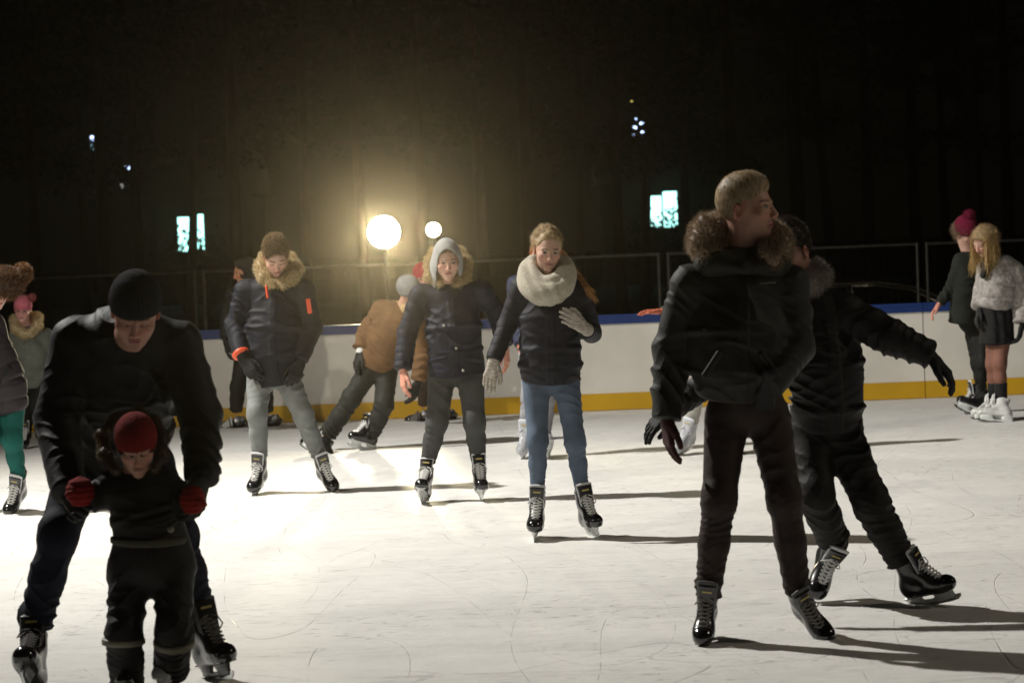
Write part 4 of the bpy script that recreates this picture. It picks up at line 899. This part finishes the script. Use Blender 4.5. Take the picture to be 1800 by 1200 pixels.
s.skate('dim', (742, 737), (744, 712, .0), -60).skate('dim', (781, 735), (780, 712, .0), -50).build()

# ---- E: dark skater behind grey-jeans man
s = Person(21.675, 'skater all in black gliding along the boards behind the man in grey jeans', skin=(.5, .22, .12))
s.head((430, 478, 0), -75, 10, 0, .98, neck=(436, 515, .03))
s.hood(fab('black_hood', (.02, .015, .012), .8), open_=(.06, .12, .085))
s.trousers(dark_trs, (442, 620, .03), [((428, 632, .03), (418, 682, -.05), (415, 722, .0)), ((456, 632, .03), (466, 682, -.03), (470, 722, .05))], rh=.095, rk=.075, ra=.062)
s.jacket(black_nylon, [((436, 522, .03), .17, .12), ((438, 570, .0), .19, .14), ((440, 612, .02), .18, .14)], [((410, 520, .02), (398, 560, .04), (396, 595, -.05)), ((466, 522, .02), (476, 560, .04), (472, 595, -.05))], ru=.065, rl=.055, shr=.075)
s.hand((396, 598, -.05), (400, 626, -.07), (1, .2, 0), (.2, -1, 0), glove=leather, size=1.1); s.hand((472, 598, -.05), (470, 624, -.07), (-1, .2, 0), (-.2, -1, 0), glove=leather)
s.skate('black', (412, 749), (415, 722, .0), -62).skate('black', (474, 747), (470, 722, .05), -50).build()

# ---- K: behind the scarf girl
s = Person(18.020, 'mostly hidden skater with reddish hair and navy puffer jacket behind the scarf skater', skin=(.5, .28, .2))
s.head((951, 450, 0), -20, 10, 0, .9, neck=(948, 492, .03))
s.hair(hairmat('auburn_hair', (.25, .09, .03), (.5, .22, .08)), n=4000, length=.03, comb=(0, -.5, -.8), lift=.006, low=-.09)
s.trousers(fab('pale_grey_trousers', (.24, .24, .26), .8), (948, 620, .03), [((934, 632, .03), (930, 700, -.05), (924, 758, .0)), ((968, 632, .03), (962, 700, -.03), (958, 762, .05))], rh=.09, rk=.065, ra=.05)
s.jacket(fab('navy_puffer', (.022, .026, .055), .45), [((945, 500, .03), .16, .11), ((945, 555, .0), .17, .13), ((947, 615, .02), .165, .13)], [((908, 500, .03), (902, 560, .08), (915, 605, -.05)), ((980, 500, .03), (990, 555, .03), (980, 600, -.1))], ru=.06, rl=.05, shr=.07, sfold=(.009, .06, 'q'), trunkfold=(.009, .09, 'q'))
s.hand((917, 610, -.06), (930, 635, -.1), (0, 1, 0), (.5, 0, 1)); s.hand((978, 604, -.12), (968, 625, -.16), (0, 1, 0), (-.5, 0, 1))
s.skate('grey', (922, 804), (924, 758, .0), -10).skate('grey', (958, 808), (958, 762, .05), 5).build()

# ---- N: hidden behind the tall man, one white skate and a raised hand show
s = Person(17.765, 'hidden skater behind the tall man, only a white skate, pale trousers and a hand showing', skin=(.42, .15, .09))
s.head((1262, 470, 0), -20, 20, 0, .95, neck=(1258, 510, .03)); s.hair(hair_dark, n=2000, length=.03, low=-.08)
s.trousers(fab('pale_trousers', (.36, .35, .32), .8), (1256, 635, .03), [((1240, 645, .03), (1222, 700, -.05), (1214, 748, .0)), ((1275, 645, .03), (1285, 705, -.03), (1292, 752, .05))], rh=.09, rk=.066, ra=.05)
s.jacket(black_nylon, [((1258, 520, .03), .15, .11), ((1257, 570, .0), .17, .13), ((1256, 630, .02), .17, .13)], [((1222, 520, .03), (1196, 555, .02), (1163, 547, -.02)), ((1290, 520, .03), (1300, 575, .03), (1295, 615, -.1))], ru=.06, rl=.045, shr=.07)
s.hand((1160, 547, -.02), (1134, 548, -.03), (0, -.2, -1), (0, -1, .3), curl=10, size=.95); s.hand((1294, 620, -.12), (1288, 640, -.16), (0, 1, 0), (-.5, 0, 1))
s.skate('grey', (1200, 798), (1214, 750, .0), -24).skate('grey', (1293, 798), (1292, 752, .05), -10).build()

# ---- O: magenta beanie
s = Person(20.570, 'skater in magenta pompom beanie and long dark coat resting a hand on the boards', skin=(.55, .33, .26))
s.head((1697, 410, -.02), 55, 28, 8, .95, neck=(1703, 445, .03))
s.beanie(fab('magenta_knit', (.12, .007, .025), .95, bump=1, bscale=150), pom=((0, -.02, .170), .050), size=1.08, top=.012)
s.hair(hair_brown, n=4000, length=.05, comb=(0, -.4, -1), low=-.10)
s.trousers(dark_trs, (1706, 560, .03), [((1712, 590, .06), (1718, 640, .0), (1728, 692, .06)), ((1728, 590, .0), (1728, 640, -.06), (1722, 690, -.02))], rh=.085, rk=.06, ra=.045, rp=(.12, .10))
s.jacket(fab('long_black_coat', (.016, .018, .014), .8), [((1704, 460, .03), .13, .10), ((1700, 510, .0), .155, .13), ((1697, 566, .02), .16, .14)], [((1688, 458, .0), (1672, 505, -.02), (1652, 533, -.05)), ((1722, 460, .05), (1732, 505, .08), (1726, 540, .0))], ru=.055, rl=.045, shr=.062, side=(.8, .6, 0))
s.hand((1650, 535, -.05), (1637, 552, -.08), (0, .5, -1), (0, -1, .3), curl=22, size=.95); s.hand((1725, 543, .0), (1715, 560, -.04), (-1, 0, 0), (0, -1, 0))
s.skate('black', (1707, 728), (1730, 690, .02), -72).skate('black', (1722, 726), (1722, 690, -.02), -72).build()

# ---- P: blonde woman in grey fur jacket
s = Person(19.805, 'blonde woman in pale grey fur jacket and black skirt on white figure skates', skin=(.55, .33, .26))
s.head((1730, 424, -.05), -48, 30, -6, .98, neck=(1748, 462, .03))
s.hair(hair_blond, n=3500, length=.05, comb=(0, -.4, -1), lift=.01, low=-.09)
parts = []
r = np.random.default_rng(9)
for i in range(420):
    a = r.uniform(-1, 1); x = math.sin(a * 2.2) * .085; y = math.cos(a * 2.2) * -.03 - .01 if abs(a) > .75 else r.uniform(-.08, .06); y = r.uniform(-.09, .055); x = (.07 + .02 * r.random()) * (1 if r.random() < .5 else -1)
    p0 = s.W(x, y, .06 + r.uniform(-.03, .02)); L = r.uniform(.16, .32); dx = r.normal(0, .012, 3)
    parts.append(ribbon([p0 + np.array((dx[0] * t * 2 + .008 * math.sin(t * 14 + i), dx[1] * t * 2, -L * t)) for t in np.linspace(0, 1, 8)], .006, nrm((1, r.normal(0, .6), 0))))
s.items.append(('long_hair', parts, hairmat('long_blond_hair', (.30, .18, .07), (.66, .47, .2), .35, .4), []))
tights = fab('brown_tights', (.19, .085, .06), .55)
s.trousers(tights, (1752, 575, .03), [((1748, 588, .06), (1744, 640, .04), (1748, 694, .06)), ((1762, 588, .0), (1758, 640, -.05), (1760, 694, -.02))], rp=(.13, .11), rh=.085, rk=.056, ra=.045, fold=(.001, .1, 'w'), name='tights')
for q1, q2 in (((1747, 672, .055), (1748, 702, .065)), ((1759, 672, -.03), (1760, 702, -.015))):
    f = Fld(); f.ec(s.p(q1), s.p(q2), .054, .05, flat=(1, 0)); s.add('sock', f, leather)
f = Fld(); f.ec(s.p((1752, 530, .03)), s.p((1752, 603, .03)), (.13, .11), (.15, .13), side=(.8, .5, 0), flat=(0, 1), fold=(.006, .5, 'w')); s.add('skirt', f, fab('black_skirt', (.015, .014, .014), .8), disp=lambda X, Y, Z: .006 * np.sin(X * 70 + Y * 40))
grey_fur = fab('grey_fur_cloth', (.36, .33, .31), .95, var=.35, vscale=28, bump=1, bscale=70, bdist=.012, sheen=.4)
s.jacket(grey_fur, [((1756, 466, .03), .15, .12), ((1756, 502, .0), .178, .15), ((1750, 532, .02), .165, .14)], [((1782, 478, .0), (1797, 522, .0), (1797, 566, -.05), 1.05), ((1735, 474, .08), (1728, 512, .1), (1722, 540, .02))], ru=.08, rl=.075, shr=.085, side=(.8, .6, 0), sfold=(.012, .09, 'q'), trunkfold=(.012, .10, 'q'), flat=False)
f = Fld(); f.ec(s.p((1737, 466, -.06)), s.p((1752, 462, .06)), .062, k=.03).ec(s.p((1735, 468, -.09)), s.p((1729, 484, -.12)), .04, .03); s.add('scarf', f, leather)
s.hand((1797, 572, -.05), (1790, 602, -.08), (-1, 0, 0), (0, -1, 0), glove=leather, curl=25, size=1.05); s.hand((1722, 545, .02), (1716, 565, -.02), (1, 0, 0), (0, -1, 0), glove=leather)
s.skate('white', (1742, 741), (1748, 698, .06), -72).skate('white', (1752, 742), (1760, 698, -.02), -76).build()

# ---- C: left edge, puffer coat and teal trousers
s = Person(15.470, 'skater at the left edge in long dark puffer coat, teal trousers and brown fur hat', skin=(.45, .27, .2))
s.head((-6, 508, -.05), 20, 25, 0, 1.0, neck=(-30, 555, .03))
f = Fld(); f.ell(s.p((3, 497, -.05)), (.14, .13, .10)); s.add('fur_hat', f, hairmat('dark_brown_fur', (.04, .02, .01), (.18, .09, .04)), fur=dict(n=9000, length=.035, width=.0024))
f = Fld(); f.ell(s.p((39, 480, .0)), (.055, .055, .06)); s.add('pompom', f, hairmat('rust_fur', (.08, .035, .015), (.26, .13, .05)), fur=dict(n=3000, length=.03, width=.0024), sub='fur_hat')
s.trousers(fab('teal_trousers', (.006, .085, .07), .7), (8, 690, .03), [((-12, 705, .03), (-18, 765, -.1), (-20, 815, .2)), ((22, 705, .03), (22, 775, -.05), (33, 838, .02))], rp=(.15, .12), rh=.092, rk=.07, ra=.05, fold=(.004, .06, 'w'))
s.jacket(fab('charcoal_puffer', (.030, .024, .028), .5), [((-42, 565, .03), .15, .12), ((-20, 620, .0), .16, .15), ((0, 670, .0), .17, .155), ((6, 712, .02), .165, .14)], [((-12, 572, .02), (5, 630, .02), (-10, 668, -.12)), ((-50, 565, .02), (-62, 620, .05), (-48, 665, -.1))], ru=.065, rl=.055, shr=.075, sfold=(.010, .085, 'q'), trunkfold=(.010, .11, 'q'), flat=False)
s.hand((3, 666, -.12), (-15, 690, -.16), (0, 1, 0), (0, -.5, 1), glove=leather); s.hand((-47, 668, -.1), (-40, 690, -.16), (0, 1, 0), (0, -.5, 1), glove=leather)
s.skate('black', (27, 898), (33, 838, .02), -18).skate('grey', (-14, 868, .22), (-20, 815, .2), -20, ground=False).build()

# ---- D: girl in pink hat
s = Person(20.740, 'girl in pink hat with round ears, glasses and grey fur collared coat at far left', skin=(.58, .32, .27))
s.head((40, 544, -.06), -10, 14, -6, .86, neck=(48, 575, .02))
s.beanie(fab('pink_knit', (.50, .13, .17), .95), size=1.05, brim=False)
for x, m_ in ((-.085, 'l'), (.085, 'r')):
    f = Fld(); f.ell(s.W(x, -.02, .125), .036); s.add('hat_ear', f, fab('hat_ear_fluff', (.20, .05, .05), .9), fur=dict(n=900, length=.015, width=.003), sub='beanie')
gl_ = []
for sg in (-1, 1): gl_.append(([s.W(.031 * sg + .021 * math.cos(t), .098, .0 + .017 * math.sin(t)) for t in np.linspace(0, 6.283, 13)], .0022))
gl_.append(([s.W(-.01, .1, .003), s.W(.01, .1, .003)], .002))
for sg in (-1, 1): gl_.append(([s.W(.052 * sg, .096, .004), s.W(.078 * sg, .0, .006)], .002))
V, F = tubes(gl_, 5); s.items.append(('glasses', [(V, x) for x in F], mat('glasses_frame', (.25, .05, .06), .3), []))
s.trousers(dark_trs, (55, 670, .03), [((45, 680, .03), (44, 722, -.05), (46, 758, .02)), ((68, 680, .03), (70, 722, -.04), (72, 756, .02))], rp=(.13, .11), rh=.085, rk=.066, ra=.055)
s.jacket(fab('grey_girl_coat', (.115, .12, .10), .7), [((52, 590, .03), .13, .10), ((55, 630, .0), .16, .13), ((57, 678, .02), .165, .13)], [((30, 590, .02), (25, 630, .04), (32, 665, -.08)), ((80, 590, .02), (88, 630, .04), (82, 668, -.08))], ru=.056, rl=.05, shr=.065, sfold=(.006, .07, 'q'), trunkfold=(.006, .09, 'q'))
s.collar(fur_gold, [(44, 588, -.09), (28, 578, -.05), (27, 562, .03), (48, 554, .08), (66, 558, .03), (66, 572, -.05), (54, 586, -.09)], .036, n=5000, length=.026, width=.003)
s.hand((32, 668, -.08), (36, 688, -.1), (0, 1, 0), (1, -.3, 0), glove=leather); s.hand((81, 671, -.08), (78, 690, -.1), (0, 1, 0), (-1, -.3, 0), glove=leather)
s.skate('black', (46, 787), (46, 758, .02), -10, size=.9).skate('black', (74, 785), (72, 756, .02), 12, size=.9).build()

# ---- A: man bending over the child
s = Person(9.078, 'man in dark knit beanie and black puffer jacket bending over a child', skin=(.42, .22, .155))
s.head((238, 548, -.36), -4, 30, -4, 1.07, neck=(230, 590, -.12), brow=(.09, .05, .03))
s.beanie(fab('dark_beanie', (.010, .011, .014), .95, bscale=150), size=1.03, brim=False, low=.02, slope=.1)
s.trousers(dark_jeans, (200, 800, .30), [((145, 815, .25), (102, 942, .02), (62, 1098, .08)), ((262, 815, .25), (312, 940, .04), (350, 1075, .1))], rp=(.18, .15), rh=.108, rk=.082, ra=.066, fold=(.008, .09, 'w'))
s.jacket(black_nylon, [((226, 590, -.02), .16, .15), ((215, 665, .06), .225, .17), ((205, 745, .20), .215, .17), ((200, 800, .28), .20, .16)],
         [((134, 600, .0), (100, 735, -.05), (120, 866, -.28), 1.12), ((314, 606, .0), (352, 730, -.05), (356, 842, -.26), 1.08)], ru=.078, rl=.062, shr=.086, fold=(.009, .14, 'w'), sfold=(.007, .10, 'w'), trunkfold=(.009, .15, 'w'), front=None)
s.hand((124, 872, -.28), (158, 916, -.40), (.3, 0, 1), (.9, -.4, .5), curl=30, glove=leather, size=1.1)
s.hand((355, 846, -.27), (345, 900, -.36), (-.8, -.5, .3), (-.3, -1, .2), curl=26, glove=leather, size=1.1)
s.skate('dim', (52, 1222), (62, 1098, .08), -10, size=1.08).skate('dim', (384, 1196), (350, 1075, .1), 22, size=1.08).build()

# ---- B: child in front
s = Person(8.720, 'small child in black snowsuit, red knit hat and red mittens at far front', skin=(.44, .24, .17))
s.head((240, 784, -.05), 0, 24, 2, .86, neck=(240, 842, .02), lips=(.36, .14, .12))
s.beanie(fab('red_knit_hat', (.15, .006, .006), .9, bump=.8, bscale=120), size=1.04, low=-.040, slope=.0, brimm=fab('black_hat_band', (.012, .01, .01), .9))
s.trousers(black_nylon, (268, 985, .03), [((228, 1000, .02), (218, 1120, -.06), (224, 1203, .0)), ((305, 1000, .02), (306, 1112, -.08), (300, 1178, .18))], rp=(.145, .115), rh=.088, rk=.07, ra=.066, fold=(.006, .05, 'w'), top=(262, 900, .02))
s.jacket(fab('child_jacket', (.006, .006, .005), .55), [((243, 858, .02), .115, .09), ((255, 905, .0), .125, .11), ((262, 945, .01), .13, .115)], [((198, 856, .02), (168, 872, .0), (150, 868, -.03)), ((290, 856, .02), (316, 876, .0), (332, 878, -.03))], ru=.054, rl=.045, shr=.062, front=None)
s.collar(hairmat('dark_fur', (.035, .022, .010), (.15, .10, .05)), [(205, 826, -.08), (183, 800, -.02), (180, 765, .05), (205, 735, .10), (242, 724, .12), (272, 740, .08), (286, 770, .03), (284, 800, -.03), (272, 822, -.08)], [.016, .020, .022, .018, .016, .018, .022, .020, .016], lump=.003, n=16000, length=.013, width=.0016, name='fur_hood_trim')
red = fab('red_mitten', (.18, .007, .006), .85, bump=.8, bscale=110)
s.hand((152, 866, -.03), (126, 864, -.10), (0, -.3, -1), (0, -1, .3), glove=red, mitten=True, size=.62, gname='mitten'); s.hand((330, 876, -.03), (354, 880, -.10), (0, -.3, -1), (0, -1, .3), glove=red, mitten=True, size=.66, gname='mitten')
for q, r_ in (((141, 864, -.07), (.052, .05, .055)), ((338, 878, -.07), (.046, .05, .055))):
    f = Fld(); f.ell(s.p(q), r_, k=.02); s.add('mitten_cuff', f, red, disp=lambda X, Y, Z: .002 * np.sin(Z * 300), sub='mitten')
refl = mat('reflective_band', (.16, .15, .11), .5)
for a, b_, r1 in (((217, 1122, -.06), (217, 1130, -.06), .078), ((306, 1125, -.08), (306, 1132, -.075), .075)):
    f = Fld(); f.ec(s.p(a), s.p(b_), r1, flat=(1, 1)); s.add('knee_band', f, refl, v=.005, sub='trousers')
f = Fld(); f.ec(s.p((262, 944, .01)), s.p((262, 951, .01)), (.14, .122), side=(1, 0, 0), flat=(1, 1)); s.add('belt', f, fab('belt_webbing', (.06, .055, .04), .8))
f = Fld(); f.ell(s.p((300, 930, -.12)), (.013, .008, .013)); s.add('badge', f, refl, v=.004, sub='belt')
s.skate('dim', (226, 1244), (224, 1200, .0), -4, size=.72).skate('white', (290, 1222, .12), (300, 1176, .18), -20, size=.72, ground=False).build()
